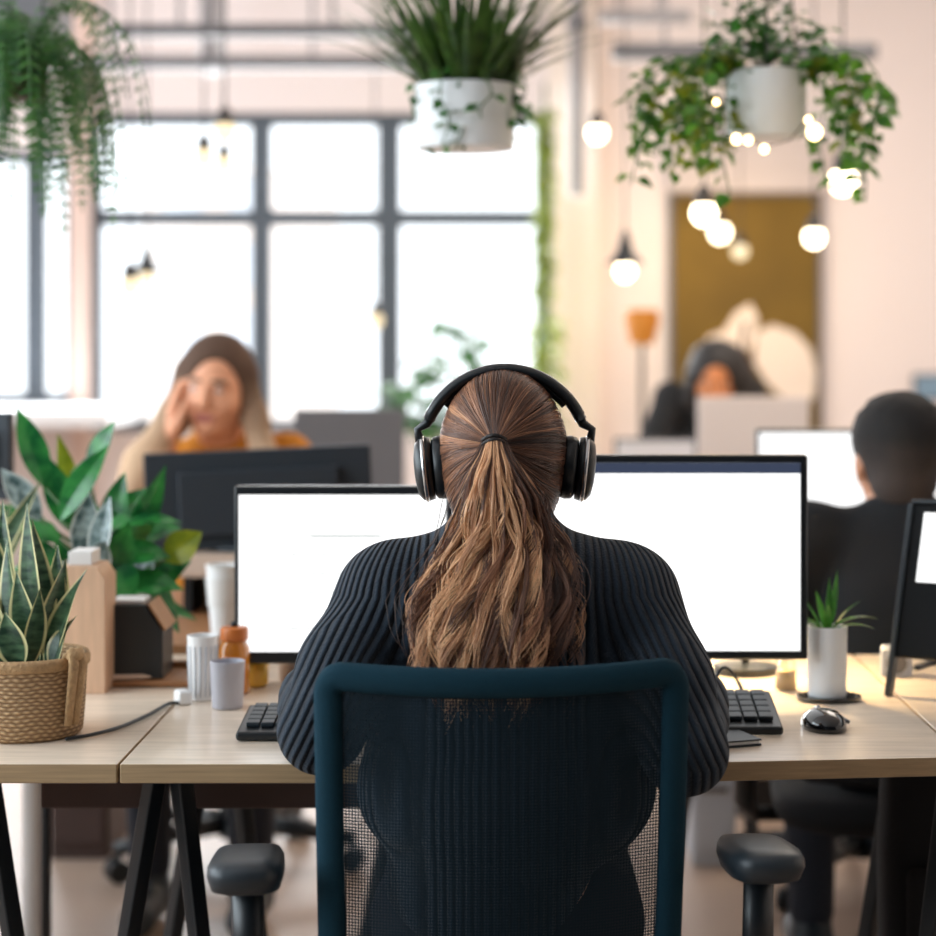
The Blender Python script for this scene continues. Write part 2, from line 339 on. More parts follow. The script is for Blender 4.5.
# ------------------------------------------------------------------ signed-distance bodies (one smooth continuous surface)
class Field:
    def __init__(s, lo, hi, h):
        s.o = np.array(lo, dtype=np.float64); s.h = h; n = np.ceil((np.array(hi)-s.o)/h).astype(int)+1
        s.n = n; s.f = np.full(tuple(n), 0.5, dtype=np.float32)
    def _box(s, lo, hi, m=0.06):
        a = np.clip(np.floor((np.array(lo)-m-s.o)/s.h).astype(int), 0, s.n); b = np.clip(np.ceil((np.array(hi)+m-s.o)/s.h).astype(int)+1, 0, s.n)
        sl = tuple(slice(i, j) for i, j in zip(a, b))
        ax = [s.o[i]+s.h*np.arange(a[i], b[i]) for i in range(3)]
        return sl, np.meshgrid(*ax, indexing='ij', sparse=True)
    def _mix(s, sl, d, k, sub=False):
        f = s.f[sl]
        if f.size == 0: return
        d = d.astype(np.float32)
        if sub:
            d = -d; hh = np.maximum(k-np.abs(f-d), 0)/k; s.f[sl] = np.maximum(f, d)+hh*hh*k/4
        else:
            hh = np.maximum(k-np.abs(f-d), 0)/k; s.f[sl] = np.minimum(f, d)-hh*hh*k/4
    def cap(s, a, b, ra, rb=None, k=0.03):
        rb = ra if rb is None else rb; a = np.array(a, float); b = np.array(b, float); R = max(ra, rb)
        sl, (X, Y, Z) = s._box(np.minimum(a, b)-R, np.maximum(a, b)+R)
        ba = b-a; L = max(ba@ba, 1e-9)
        t = np.clip(((X-a[0])*ba[0]+(Y-a[1])*ba[1]+(Z-a[2])*ba[2])/L, 0, 1)
        d = np.sqrt((X-a[0]-ba[0]*t)**2+(Y-a[1]-ba[1]*t)**2+(Z-a[2]-ba[2]*t)**2)-(ra+(rb-ra)*t)
        s._mix(sl, d, k); return s
    def ell(s, c, r, k=0.03, R=None, sub=False):
        c = np.array(c, float); r = np.array(r, float); m = r.max()
        sl, (X, Y, Z) = s._box(c-m, c+m)
        x, y, z = X-c[0], Y-c[1], Z-c[2]
        if R is not None: x, y, z = (R[0][i]*x+R[1][i]*y+R[2][i]*z for i in range(3))
        k0 = np.sqrt((x/r[0])**2+(y/r[1])**2+(z/r[2])**2); k1 = np.sqrt((x/r[0]**2)**2+(y/r[1]**2)**2+(z/r[2]**2)**2)+1e-9
        s._mix(sl, k0*(k0-1)/k1, k, sub); return s
    def cut(s, p, n):
        """drop everything on the side of the plane the normal n points to"""
        n = np.array(n, float); n /= np.linalg.norm(n)
        X, Y, Z = np.meshgrid(*[s.o[i]+s.h*np.arange(s.n[i]) for i in range(3)], indexing='ij', sparse=True)
        s.f = np.maximum(s.f, ((X-p[0])*n[0]+(Y-p[1])*n[1]+(Z-p[2])*n[2]).astype(np.float32)); return s
    def poly(s):
        f = s.f; f[[0, -1]] = 0.5; f[:, [0, -1]] = 0.5; f[:, :, [0, -1]] = 0.5
        n = s.n; sg = f < 0; sh = tuple(n-1)
        acc = np.zeros(sh+(3,), np.float32); cnt = np.zeros(sh, np.float32)
        def cs(o): return f[o[0]:n[0]-1+o[0], o[1]:n[1]-1+o[1], o[2]:n[2]-1+o[2]]
        for o in [(i, j, k) for i in (0, 1) for j in (0, 1) for k in (0, 1)]:
            for ax in range(3):
                if o[ax]: continue
                q = list(o); q[ax] = 1; A, B = cs(o), cs(q); m = (A < 0) != (B < 0)
                if not m.any(): continue
                t = A[m]/(A[m]-B[m]); pos = np.tile(np.array(o, np.float32), (len(t), 1)); pos[:, ax] += t
                acc[m] += pos; cnt[m] += 1
        act = cnt > 0; idx = np.full(sh, -1, np.int64); idx[act] = np.arange(act.sum())
        V = (np.argwhere(act)+acc[act]/cnt[act][:, None])*s.h+s.o
        F = []
        for ax in range(3):
            u, v = [(1, 2), (2, 0), (0, 1)][ax]
            a = [slice(1, -1)]*3; b = [slice(1, -1)]*3; a[ax] = slice(0, -1); b[ax] = slice(1, None)
            A, B = sg[tuple(a)], sg[tuple(b)]; e = np.argwhere(A != B); flip = A[A != B]
            e[:, u] += 1; e[:, v] += 1
            def cell(du, dv):
                q = e.copy(); q[:, u] += du; q[:, v] += dv; return idx[q[:, 0], q[:, 1], q[:, 2]]
            q = np.stack([cell(-1, -1), cell(0, -1), cell(0, 0), cell(-1, 0)], 1); q[~flip] = q[~flip][:, ::-1]; F.append(q)
        return V, np.concatenate(F)
def field_obj(name, fld, m, parent, origin, floats=None, colors=None, smooth_it=2):
    V, F = fld.poly(); o = np.array(origin)
    me = bpy.data.meshes.new(name); me.from_pydata((V-o).tolist(), [], F.tolist()); me.update()
    me.polygons.foreach_set('use_smooth', [True]*len(me.polygons)); me.materials.append(m)
    if floats is not None:
        a = me.attributes.new('rib', 'FLOAT', 'POINT'); a.data.foreach_set('value', floats(V).astype(np.float32))
    if colors is not None:
        c = colors(V); a = me.attributes.new('tone', 'FLOAT_COLOR', 'POINT')
        a.data.foreach_set('color', np.concatenate([c, np.ones((len(c), 1))], 1).astype(np.float32).ravel())
    ob = bpy.data.objects.new(name, me); COL.objects.link(ob); ob.parent = parent
    if smooth_it:
        s = ob.modifiers.new('smooth', 'SMOOTH'); s.factor = 0.5; s.iterations = smooth_it
    return ob
def head_prims(F, c, R, hs=1.0):
    """head with face; R columns = right, forward, up"""
    R = np.array(R, float); c = np.array(c, float); g = lambda x, y, z: c+R@np.array([x, y, z])*hs
    F.ell(g(0, -0.006, 0.018), (0.072*hs, 0.090*hs, 0.086*hs), 0.02, R)
    F.ell(g(0, 0.025, -0.035), (0.056*hs, 0.064*hs, 0.070*hs), 0.03, R)
    F.ell(g(0, 0.060, -0.088), (0.026*hs, 0.026*hs, 0.020*hs), 0.03, R)
    for s in (-1, 1):
        F.ell(g(s*0.030, 0.083, 0.004), (0.016*hs, 0.012*hs, 0.010*hs), 0.008, R, sub=True)
        F.ell(g(s*0.030, 0.074, 0.003), (0.012*hs, 0.012*hs, 0.010*hs), 0.003, R)
        F.cap(g(s*0.014, 0.086, 0.020), g(s*0.046, 0.074, 0.020), 0.007*hs, 0.005*hs, 0.012)
        F.ell(g(s*0.040, 0.060, -0.030), (0.020*hs, 0.022*hs, 0.020*hs), 0.02, R)
        F.ell(g(s*0.073, -0.004, -0.008), (0.008*hs, 0.018*hs, 0.030*hs), 0.008, R)
        F.cap(g(s*0.006, 0.096, -0.032), g(s*0.013, 0.086, -0.034), 0.006*hs, 0.006*hs, 0.008)
    F.cap(g(0, 0.085, 0.014), g(0, 0.104, -0.026), 0.007*hs, 0.010*hs, 0.012)
    F.cap(g(-0.018, 0.080, -0.055), g(0.018, 0.080, -0.055), 0.006*hs, 0.006*hs, 0.008)
    F.cap(g(-0.015, 0.079, -0.064), g(0.015, 0.079, -0.064), 0.007*hs, 0.007*hs, 0.006)
def face_tone(V, c, R, base, lip=(0.42, 0.12, 0.10), brow=(0.06, 0.035, 0.02), hs=1.0):
    L = (V-np.array(c))@np.array(R, float)/hs; col = np.tile(np.array(base, float), (len(V), 1))
    def blob(p, r): return (((L-np.array(p))/np.array(r))**2).sum(1) < 1
    col[blob((0, 0.085, -0.060), (0.024, 0.02, 0.010))] = lip
    for s in (-1, 1):
        col[blob((s*0.030, 0.084, 0.024), (0.020, 0.02, 0.0045))] = brow
        col[blob((s*0.030, 0.086, 0.003), (0.011, 0.012, 0.006))] = (0.75, 0.72, 0.70)
        col[blob((s*0.030, 0.088, 0.003), (0.0055, 0.014, 0.0058))] = (0.03, 0.02, 0.015)
    return col
def hand_prims(F, w, d, up, side, curl=0.35, sc=1.0):
    """hand from wrist w pointing along d, back of the hand towards up, thumb towards side"""
    d = Vector(d).normalized(); up = Vector(up); up = (up-d*up.dot(d)).normalized(); s = Vector(side); s = (s-d*s.dot(d)-up*s.dot(up)).normalized(); w = Vector(w)
    for i, (off, L) in enumerate(((0.030, 0.072), (0.010, 0.080), (-0.010, 0.074), (-0.028, 0.058))):
        k = w+d*(0.082*sc)+s*(off*sc)+up*(0.004 if i in (1, 2) else 0)
        F.cap(w+s*(off*0.5*sc), k, 0.016*sc, 0.0115*sc, 0.012)
        p = k; a = curl*0.5; r = 0.0098
        for seg in (0.46, 0.30, 0.24):
            q = p+(d*math.cos(a)-up*math.sin(a)+s*(off*1.2))*(L*seg*sc); F.cap(p, q, r*sc, (r-0.001)*sc, 0.006); p = q; a += curl; r -= 0.001
    p = w+d*0.022*sc+s*0.020*sc-up*0.004; q = p+(d*0.6+s*0.75-up*0.2).normalized()*0.040*sc; F.cap(p, q, 0.016*sc, 0.012*sc, 0.012)
    r_ = q+(d*0.9+s*0.25-up*0.2).normalized()*0.032*sc; F.cap(q, r_, 0.0115*sc, 0.010*sc, 0.006)
    F.cap(r_, r_+(d*0.95-s*0.1-up*0.2).normalized()*0.024*sc, 0.010*sc, 0.0085*sc, 0.005)
I3 = np.eye(3)
def rot(rx=0, ry=0, rz=0):
    return np.array(Matrix.Rotation(rz, 3, 'Z') @ Matrix.Rotation(ry, 3, 'Y') @ Matrix.Rotation(rx, 3, 'X'))

# ================================================================== SETTING
YB = 9.5
struct('floor', MB().box(-6, 6, -3.5, YB+0.3, -0.1, 0.0), M['floor'])
struct('ceiling', MB().box(-3.7, 4.2, -1.4, YB+0.3, 3.3, 3.4), M['ceil'])
def wx(px): return (px-VX)*YB/FPX
def wz(py): return CAMZ-(py-VY)*YB/FPX
W1 = (wx(86), wx(546), wz(432), wz(112)); W2 = (-3.6, wx(74), wz(405), wz(150))
b = MB()
b.box(-3.7, W2[1]-1.6, YB, YB+0.25, 0, 3.3)
b.box(W2[1]-1.6, W2[1], YB, YB+0.25, 0, W2[2]); b.box(W2[1]-1.6, W2[1], YB, YB+0.25, W2[3], 3.3)
b.box(W2[1], W1[0], YB, YB+0.25, 0, 3.3)
b.box(W1[0], W1[1], YB, YB+0.25, 0, W1[2]); b.box(W1[0], W1[1], YB, YB+0.25, W1[3], 3.3)
b.box(W1[1], 4.2, YB, YB+0.25, 0, 3.3)
struct('wall_back', b, M['wall'])
struct('wall_front', MB().box(-3.7, 4.2, -1.4, -1.2, 0, 3.3), mat('charcoal_plaster', S(58, 62, 68), 0.9))
struct('wall_right', MB().box(3.95, 4.2, -1.2, YB, 0, 3.3), M['wall_r'])
b = MB(); b.box(-3.7, -3.5, -1.2, YB, 0, 0.85); b.box(-3.7, -3.5, -1.2, YB, 2.95, 3.3)
for y in (-1.0, 0.9, 2.8, 4.7, 6.6, 8.5): b.box(-3.7, -3.5, y, y+0.25, 0.85, 2.95)
struct('wall_left', b, M['wall'])
# windows
def window(name, x0, x1, z0, z1, vx, hz, t=0.055, extra=()):
    r = thing(name, None, None, ((x0+x1)/2, YB+0.10, z0)); r['kind'] = 'structure'
    cx = (x0+x1)/2; b = MB()
    b.box(x0-cx, x1-cx, -0.05, 0.05, 0, t); b.box(x0-cx, x1-cx, -0.05, 0.05, z1-z0-t, z1-z0)
    b.box(x0-cx, x0-cx+t, -0.05, 0.05, 0, z1-z0); b.box(x1-cx-t, x1-cx, -0.05, 0.05, 0, z1-z0)
    b.build('window_frame', M['winmetal'], r)
    for x, tt in vx:
        q = MB(); q.box(x-cx-tt/2, x-cx+tt/2, -0.045, 0.045, t, z1-z0-t); q.build('mullion', M['winmetal'], r)
    for z, tt in hz:
        q = MB(); q.box(x0-cx+t, x1-cx-t, -0.04, 0.04, z-z0-tt/2, z-z0+tt/2); q.build('transom', M['winmetal'], r)
    q = MB(); q.box(x0-cx, x1-cx, 0.052, 0.058, 0, z1-z0); q.build('pane', M['glass'], r)
window('window_1', W1[0], W1[1], W1[2], W1[3], [(wx(259), 0.095), (wx(388), 0.11)], [(wz(217), 0.075)])
window('window_2', W2[1]-1.6, W2[1], W2[2], W2[3], [(wx(31), 0.09)], [])
struct('trim_1', MB().box(W2[1]-1.6, wx(146), YB-0.85, YB-0.02, wz(424)+0.02, wz(404)), M['sill'], bevel=0.01)          # deep white sill shelf
struct('trim_2', MB().box(wx(74), wx(92), YB-0.10, YB-0.001, 0, 3.3), M['pink'])                                   # plaster pilaster
struct('trim_3', MB().box(wx(548), wx(597), YB-0.16, YB-0.001, 0, 3.3), M['wall_r'])
struct('trim_4', MB().box(wx(668), wx(822), YB-0.12, YB-0.001, wz(193), wz(140)), M['partition'])
struct('baseboard_back', MB().box(-3.5, 3.9, YB-0.2, YB-0.17, 0, 0.1), M['wall'])
# building across the street, washed out by daylight
bl = thing('apartment_building', 'pale plaster building seen through the large gridded window', 'building', (-1.1, 22, -4))
MB().box(-3.1, -1.4, 0, 6, 0, 7.2).build('wall', mat('pale_facade', S(250, 236, 226), 0.9), bl)
b = MB()
for i in range(2):
    for j in range(5): b.box(-2.85+i*0.75, -2.4+i*0.75, -0.03, 0.0, 3.6+j*0.75, 4.1+j*0.75)
b.build('window', mat('facade_window', S(226, 230, 236), 0.4), bl)

# ceiling services
def beam(name, px0, px1, py, Y, hgt, m, label):
    a, c = P(px0, py, Y), P(px1, py, Y)
    r = thing(name, label, 'duct' if 'duct' in name else 'beam', ((a.x+c.x)/2, Y, a.z))
    L = abs(c.x-a.x)/2
    MB().box(-L, L, -hgt*0.8, hgt*0.8, -hgt/2, hgt/2).build('bar', m, r, bevel=0.01)
    b = MB()
    for x in (-L*0.6, L*0.3): b.box(x-0.008, x+0.008, -0.008, 0.008, hgt/2, 3.3-a.z)
    b.build('hanger', M['pipe'], r)
beam('cable_duct', 112, 452, 31, 7.6, 0.05, M['mgrey'], 'upper grey duct hung over the large gridded window')
beam('ceiling_beam', 20, 470, 63, 8.4, 0.055, M['mgrey'], 'lower long grey beam hung over the large gridded window')
beam('cable_duct', 600, 690, 17, 7.8, 0.05, M['pipe'], 'short pale duct hung above the black cone pendant lamp')
beam('ceiling_beam', 612, 876, 52, 7.4, 0.06, M['mgrey'], 'grey beam hung behind the trailing ivy planter')
beam('ceiling_beam', -40, 62, 18, 6.0, 0.20, M['mgrey'], 'thick dark beam above the hanging fern at top left')
for px, Y, rr, lab in ((211, 8.9, 0.055, 'pale vertical pipe running down to the duct over the window'), (577, 9.2, 0.038, 'grey vertical pipe on the pale pilaster right of the window')):
    p = P(px, 100, Y); r = thing('vertical_pipe', lab, 'pipe', (p.x, Y, 0))
    if px == 211: MB().tube([(0, 0, wz(90)), (0, 0, 3.3)], rr, 16).build('pipe', M['pipe'], r, smooth=True)
    else:
        MB().tube([(0, 0, wz(200)), (0, 0, 3.3)], rr, 16).build('pipe', M['pipe'], r, smooth=True)
        MB().lathe([(0.05, 0), (0.05, 0.06)], (0, 0, wz(40)), 16).build('clamp', M['mgrey'], r)

# ================================================================== DESKS
DZ = 0.73
def desk(name, pts, label, legs=(), beams=(), m=None, edge=None, thick=0.024):
    cx = sum(p[0] for p in pts)/len(pts); cy = sum(p[1] for p in pts)/len(pts)
    r = thing(name, label, 'desk', (cx, cy, 0)); q = [(x-cx, y-cy) for x, y in pts]
    top = MB().prism(q, DZ-thick, DZ).build('desktop', m or M['oak'], r, bevel=0.002)
    if edge:
        top.data.materials.append(M['oak_edge'])
        for p in top.data.polygons:
            if abs(p.normal.z) < 0.5: p.material_index = 1
    for x0, x1, y0, y1, z0, z1 in beams: MB().box(x0-cx, x1-cx, y0-cy, y1-cy, z0, z1).build('crossbar', M['darkwood'], r, bevel=0.003)
    for x, y, spread, bot in legs:                     # A-shaped trestle leg, standing on the floor
        for s in (-1, 1):
            MB().tube([(x-cx+s*0.012, y-cy, DZ-thick-0.002), (x-cx+s*spread*(1.0 if s < 0 else 0.7), y-cy, 0.0)], 0.0165, 4, ref=(0, 1, 0)).build('leg', M['blackm'], r, bevel=0.003)
    return r
desk('office_desk', [(-0.478, 2.37), (0.15, 2.37), (0.556, 2.412), (0.556, 3.20), (-0.478, 3.20)], 'pale oak desk where the woman with headphones works',
     legs=[(-0.455, 2.58, 0.13, 0), (-0.455, 3.05, 0.13, 0)], beams=[(-0.44, 0.0, 2.66, 2.69, 0.606, 0.705)], edge=True)
desk('office_desk', [(-2.1, 2.37), (-0.481, 2.37), (-0.481, 3.20), (-2.1, 3.20)], 'pale oak desk under the snake plant in a jute basket',
     legs=[(-0.705, 2.56, 0.17, 0), (-1.9, 2.58, 0.14, 0), (-1.9, 3.05, 0.14, 0)], beams=[(-0.645, -0.49, 2.66, 2.69, 0.606, 0.705)], edge=True)
desk('office_desk', [(0.559, 2.412), (2.0, 2.45), (2.0, 3.20), (0.559, 3.20)], 'pale oak desk under the tilted black display at right',
     legs=[(0.60, 2.60, 0.10, 0), (0.62, 3.0, 0.13, 0), (1.8, 2.6, 0.14, 0), (1.8, 3.05, 0.14, 0)], edge=True)
desk('office_desk', [(-1.9, 3.30), (0.0, 3.30), (0.0, 4.05), (-1.9, 4.05)], 'brown desk behind the leafy plants where the woman in mustard sits',
     legs=[(-1.75, 3.7, 0.15, 0), (-0.15, 3.7, 0.15, 0)], m=M['wood_d'])
desk('office_desk', [(0.30, 3.82), (2.2, 3.82), (2.2, 4.6), (0.30, 4.6)], 'desk in front of the man in the black t-shirt',
     legs=[(0.45, 4.2, 0.12, 0), (2.0, 4.2, 0.12, 0)], m=M['oak'])
desk('office_desk', [(-0.95, 6.0), (2.0, 6.0), (2.0, 6.7), (-0.95, 6.7)], 'far long desk below the gold and white artwork',
     legs=[(-0.8, 6.35, 0.12, 0), (1.8, 6.35, 0.12, 0)], m=M['oak'])

# ================================================================== OFFICE CHAIR
def office_chair(label, loc, rz, fabric, mesh_m, z1=0.885, half=0.202, group=None, arms=True, dens=40):
    r = thing('office_chair', label, 'chair', loc, rz, group)
    z0 = 0.50
    def Sf(u, v):        # backrest surface, sitter faces +y
        return Vector((u*half*(1-0.03*(1-v)), -0.235+0.050*u*u-0.02*v+0.02*(1-v)**2, z0+v*(z1-z0)-0.004*(1-u*u)*v+0.006*u*v*0))
    n = dens; mb = MB(); wv = []
    for j in range(n+1):
        for i in range(n+1):
            u, v = -0.93+1.86*i/n, 0.03+0.93*j/n; p = Sf(u, v); mb.v.append(tuple(p)); mb.e.append(0); wv.append((p.x, p.z, 0))
    for j in range(n):
        for i in range(n): mb.f.append((j*(n+1)+i, j*(n+1)+i+1, (j+1)*(n+1)+i+1, (j+1)*(n+1)+i))
    o = mb.build('backrest_mesh', mesh_m, r, smooth=True)
    a = o.data.attributes.new('weave', 'FLOAT_VECTOR', 'POINT'); a.data.foreach_set('vector', np.array(wv, dtype=np.float32).ravel())
    # padded frame: loop round the rounded border
    pts = []; cr = 0.10; K = 10; zr = cr*half/(z1-z0)*1.0
    def corner(cu, cv, a0):
        for i in range(K+1):
            g = a0+PI/2*i/K; pts.append((cu+cr*math.cos(g), cv+zr*math.sin(g)))
    corner(1-cr, 1-zr, 0); 
    for i in range(1, 16): pts.append((1-cr-(2-2*cr)*i/16, 1))
    corner(-1+cr, 1-zr, PI/2)
    for i in range(1, 10): pts.append((-1, 1-zr-(1-2*zr)*i/10))
    corner(-1+cr, zr, PI)
    for i in range(1, 16): pts.append((-1+cr+(2-2*cr)*i/16, 0))
    corner(1-cr, zr, 3*PI/2)
    for i in range(1, 10): pts.append((1, zr+(1-2*zr)*i/10))
    fr = MB(); ring = []; seg = 12; vs = []; fs = []
    for u, v in pts:
        inx = Vector((u, v)); c = Sf(u*0.955, 0.5+(v-0.5)*0.965)
        e = 0.002; du = (Sf(u*0.955+e, v)-Sf(u*0.955-e, v)).normalized(); dv = (Sf(u*0.955, v+e)-Sf(u*0.955, v-e)).normalized(); nn = du.cross(dv).normalized()
        # outward in-surface direction
        ou = max(0, abs(u)-(1-cr))/cr*math.copysign(1, u); ov = max(0, abs(v-0.5)-(0.5-zr))/zr*math.copysign(1, v-0.5)
        outd = (du*ou+dv*ov).normalized() if abs(ou)+abs(ov) > 1e-6 else du
        for k in range(seg):
            g = 2*PI*k/seg; vs.append(c+outd*0.0165*math.cos(g)+nn*0.012*math.sin(g))
    m_ = len(pts)
    for i in range(m_):
        for k in range(seg):
            k2 = (k+1) % seg; i2 = (i+1) % m_; fs.append((i*seg+k, i2*seg+k, i2*seg+k2, i*seg+k2))
    fr.add(vs, fs); fr.build('backrest_frame', fabric, r, smooth=True)
    # spine, seat, lift, base
    MB().tube([(0, -0.245, z0+0.05), (0, -0.27, z0-0.02), (0, -0.20, 0.40), (0, -0.05, 0.385)], [0.022, 0.028, 0.03, 0.03], 10, flat=0.6).build('back_support', M['black'], r, smooth=True)
    st = MB(); K = 10
    ringp = []
    for i in range(40):
        g = 2*PI*i/40; c, s_ = math.cos(g), math.sin(g); ringp.append((0.235*math.copysign(abs(c)**0.5, c), 0.02+0.225*math.copysign(abs(s_)**0.5, s_)))
    vs = []; fs = []
    for sc, z in ((0.86, 0.395), (0.97, 0.405), (1.0, 0.425), (0.97, 0.447), (0.85, 0.455), (0.4, 0.452)):
        for x, y in ringp: vs.append((x*sc, y*sc, z))
    for j in range(5):
        for i in range(40): fs.append((j*40+i, j*40+(i+1) % 40, (j+1)*40+(i+1) % 40, (j+1)*40+i))
    fs += [tuple(range(40))[::-1], tuple(200+i for i in range(40))]
    st.add(vs, fs); st.build('seat', fabric, r, smooth=True)
    MB().lathe([(0.05, 0.36), (0.05, 0.394)], seg=20).lathe([(0.028, 0.20), (0.028, 0.36)], seg=20).lathe([(0.036, 0.07), (0.036, 0.20)], seg=20).build('gas_lift', M['black'], r, bevel=0.002)
    for k in range(5):
        g = 2*PI*k/5+0.5; d = Vector((math.cos(g), math.sin(g), 0)); s_ = Vector((-d.y, d.x, 0))
        f = MB().tube([d*0.02+Vector((0, 0, 0.105)), d*0.15+Vector((0, 0, 0.095)), d*0.29+Vector((0, 0, 0.075))], [0.026, 0.022, 0.017], 8).build('base_arm', M['black'], r, smooth=True)
        cs = MB(); c = d*0.285
        for q in (-1, 1):
            mt = Matrix.Translation(c+s_*q*0.016+Vector((0, 0, 0.027))) @ Matrix.Rotation(g, 4, 'Z') @ Matrix.Rotation(PI/2, 4, 'X')
            cs.lathe([(0.020, -0.011), (0.027, -0.008), (0.027, 0.008), (0.020, 0.011)], seg=18, mtx=mt)
        cs.tube([c+Vector((0, 0, 0.027)), c+Vector((0, 0, 0.07))], 0.008, 8).build('caster', M['black'], f, smooth=False)
    if arms:
        for s_ in (-1, 1):
            ar = MB().tube([(s_*0.20, -0.04, 0.40), (s_*0.275+0.006, -0.06, 0.405), (s_*0.290+0.006, -0.12, 0.44), (s_*0.288+0.006, -0.165, 0.56), (s_*0.288+0.006, -0.17, 0.635)], [0.016, 0.018, 0.020, 0.019, 0.0185], 12, flat=0.8).build('armrest', M['black'], r, smooth=True)
            pd = MB(); vs = []; fs = []; L = 0.175; y0 = -0.255; nseg = 24
            prof = []
            for i in range(nseg):
                g = 2*PI*i/nseg; c, sn = math.cos(g), math.sin(g); prof.append((0.0415*math.copysign(abs(c)**0.55, c), L/2*math.copysign(abs(sn)**0.5, sn)))
            for sc, z, tap in ((0.62, -0.024, 0.0), (0.90, -0.018, 0), (1.0, -0.004, 0), (0.985, 0.006, 0), (0.90, 0.0125, 0), (0.6, 0.0155, 0), (0.2, 0.016, 0)):
                for x, y in prof:
                    yy = y*sc; vs.append((s_*0.288+0.006+x*sc*(1-0.10*yy/L), y0+L/2+yy, 0.660+z-0.10*yy))
            for j in range(6):
                for i in range(nseg): fs.append((j*nseg+i, j*nseg+(i+1) % nseg, (j+1)*nseg+(i+1) % nseg, (j+1)*nseg+i))
            fs += [tuple(range(nseg))[::-1], tuple(6*nseg+i for i in range(nseg))]
            pd.add(vs, fs); pd.build('arm_pad', M['dgrey'], ar, smooth=True)
    return r
chair0 = office_chair('dark teal mesh office chair in front, holding the woman with headphones', (-0.0275, 2.360, 0), math.radians(4.5), M['chair'], M['mesh'])
chair_black = office_chair('low black office chair under the man in the black t-shirt', (0.70, 3.50, 0), math.radians(-6), M['tee'], M['tee'], z1=0.70, dens=12)
dup(chair_black, (0.80, 4.45, 0), 2.2, 'black office chair hidden behind the large screen, only its wheeled base showing')
dup(chair_black, (-0.66, 4.62, 0), PI, 'black office chair under the woman in the mustard top')

# ================================================================== MAIN WOMAN
HEAD_C = Vector((-0.012, 2.402, 1.100)); ELA = Vector((-0.022, 2.303, 1.122))
WO = (-0.01, 2.42, 0.0)
woman = thing('person', 'seated woman seen from behind with a brown ponytail and dark ribbed sweater', 'person', WO)
RH = rot(-0.10, 0, 0)
SHL, SHR = Vector((-0.156, 2.335, 0.936)), Vector((0.144, 2.335, 0.936))
ELL_, ELR = Vector((-0.222, 2.262, 0.793)), Vector((0.199, 2.262, 0.768))
WRL, WRR = Vector((-0.262, 2.520, 0.786)), Vector((0.236, 2.500, 0.784))
HIP = [Vector((-0.09, 2.42, 0.525)), Vector((0.08, 2.42, 0.525))]; KN = [Vector((-0.11, 2.84, 0.52)), Vector((0.10, 2.84, 0.52))]; AN = [Vector((-0.11, 2.80, 0.10)), Vector((0.10, 2.86, 0.10))]
F = Field((-0.40, 2.10, 0.0), (0.40, 3.05, 1.25), 0.005)
head_prims(F, HEAD_C, RH)
F.cap((-0.01, 2.345, 0.965), (-0.012, 2.385, 1.06), 0.056, 0.052, 0.03)
F.ell((-0.008, 2.345, 0.82), (0.135, 0.088, 0.17), 0.05); F.ell((-0.025, 2.39, 0.64), (0.110, 0.090, 0.14), 0.06); F.ell((-0.030, 2.42, 0.535), (0.125, 0.11, 0.075), 0.05)
for s, e, wv, sd in ((SHL, ELL_, WRL, 1), (SHR, ELR, WRR, -1)):
    F.cap((s.x*0.35, 2.34, 0.955), s, 0.05, 0.045, 0.04); F.cap(s, e, 0.043, 0.034, 0.03); F.cap(e, wv, 0.035, 0.024, 0.02)
    d = Vector((0.18*sd, 1, -0.02)); hand_prims(F, wv+d.normalized()*0.01, d, (0, 0, 1), (sd, 0, 0), 0.38, 0.95)
for h_, k_, a_ in zip(HIP, KN, AN):
    F.cap(h_, k_, 0.075, 0.052, 0.04); F.cap(k_, a_, 0.052, 0.034, 0.03); F.cap(a_+Vector((0, 0, -0.05)), a_+Vector((0, 0.15, -0.07)), 0.034, 0.026, 0.03); F.cap(a_, a_+Vector((0, 0, -0.05)), 0.034, 0.034, 0.02)
skin1 = S(214, 160, 138)[:3]
field_obj('body', F, M['skin'], woman, WO, colors=lambda V: face_tone(V, HEAD_C, RH, skin1))
# sweater
F = Field((-0.40, 2.08, 0.50), (0.40, 2.66, 1.08), 0.004)
F.ell((-0.008, 2.342, 0.815), (0.158, 0.108, 0.20), 0.05); F.ell((-0.008, 2.36, 0.70), (0.180, 0.118, 0.11), 0.06); F.ell((-0.032, 2.40, 0.58), (0.125, 0.115, 0.12), 0.04)
F.cap((SHL.x+0.02, 2.338, 0.938), (SHR.x-0.02, 2.338, 0.938), 0.057, 0.057, 0.05)
for sx in (-1, 1): F.cap((-0.012+sx*0.03, 2.345, 0.965), (-0.012+sx*0.11, 2.338, 0.944), 0.054, 0.052, 0.04)
F.cap((-0.012, 2.350, 0.985), (-0.012, 2.362, 1.012), 0.066, 0.062, 0.03)
for s, e, wv in ((SHL, ELL_, WRL), (SHR, ELR, WRR)):
    mid = s.lerp(e, 0.55)+Vector((math.copysign(0.004, s.x), -0.004, 0))
    F.cap(s, mid, 0.054, 0.052, 0.035); F.cap(mid, e, 0.052, 0.047, 0.03)
    F.cap(e, e.lerp(wv, 0.6), 0.047, 0.041, 0.02); F.cap(e.lerp(wv, 0.6), wv, 0.041, 0.038, 0.02)
    d = (wv-e).normalized(); F.cap(wv-d*0.02, wv-d*0.006, 0.041, 0.039, 0.008)
def ribs(V):
    x, y, z = V[:, 0]+0.008, V[:, 1], V[:, 2]; ax = np.abs(x)
    w_ = np.clip((ax-0.085)/0.085, 0, 1); w_ = w_*w_*(3-2*w_)
    q = ax-w_*0.46*np.clip(0.945-z, 0, 0.19)+0.55*np.clip(y-2.27, 0, 0.07)*np.clip((ax-0.1)/0.06, 0, 1)
    return q/0.0108+np.where(x > 0, 0.0, 0.0)
F.cut((0, 0, 0.53), (0, 0, -1))
field_obj('sweater', F, M['knit'], woman, WO, floats=ribs, smooth_it=2)
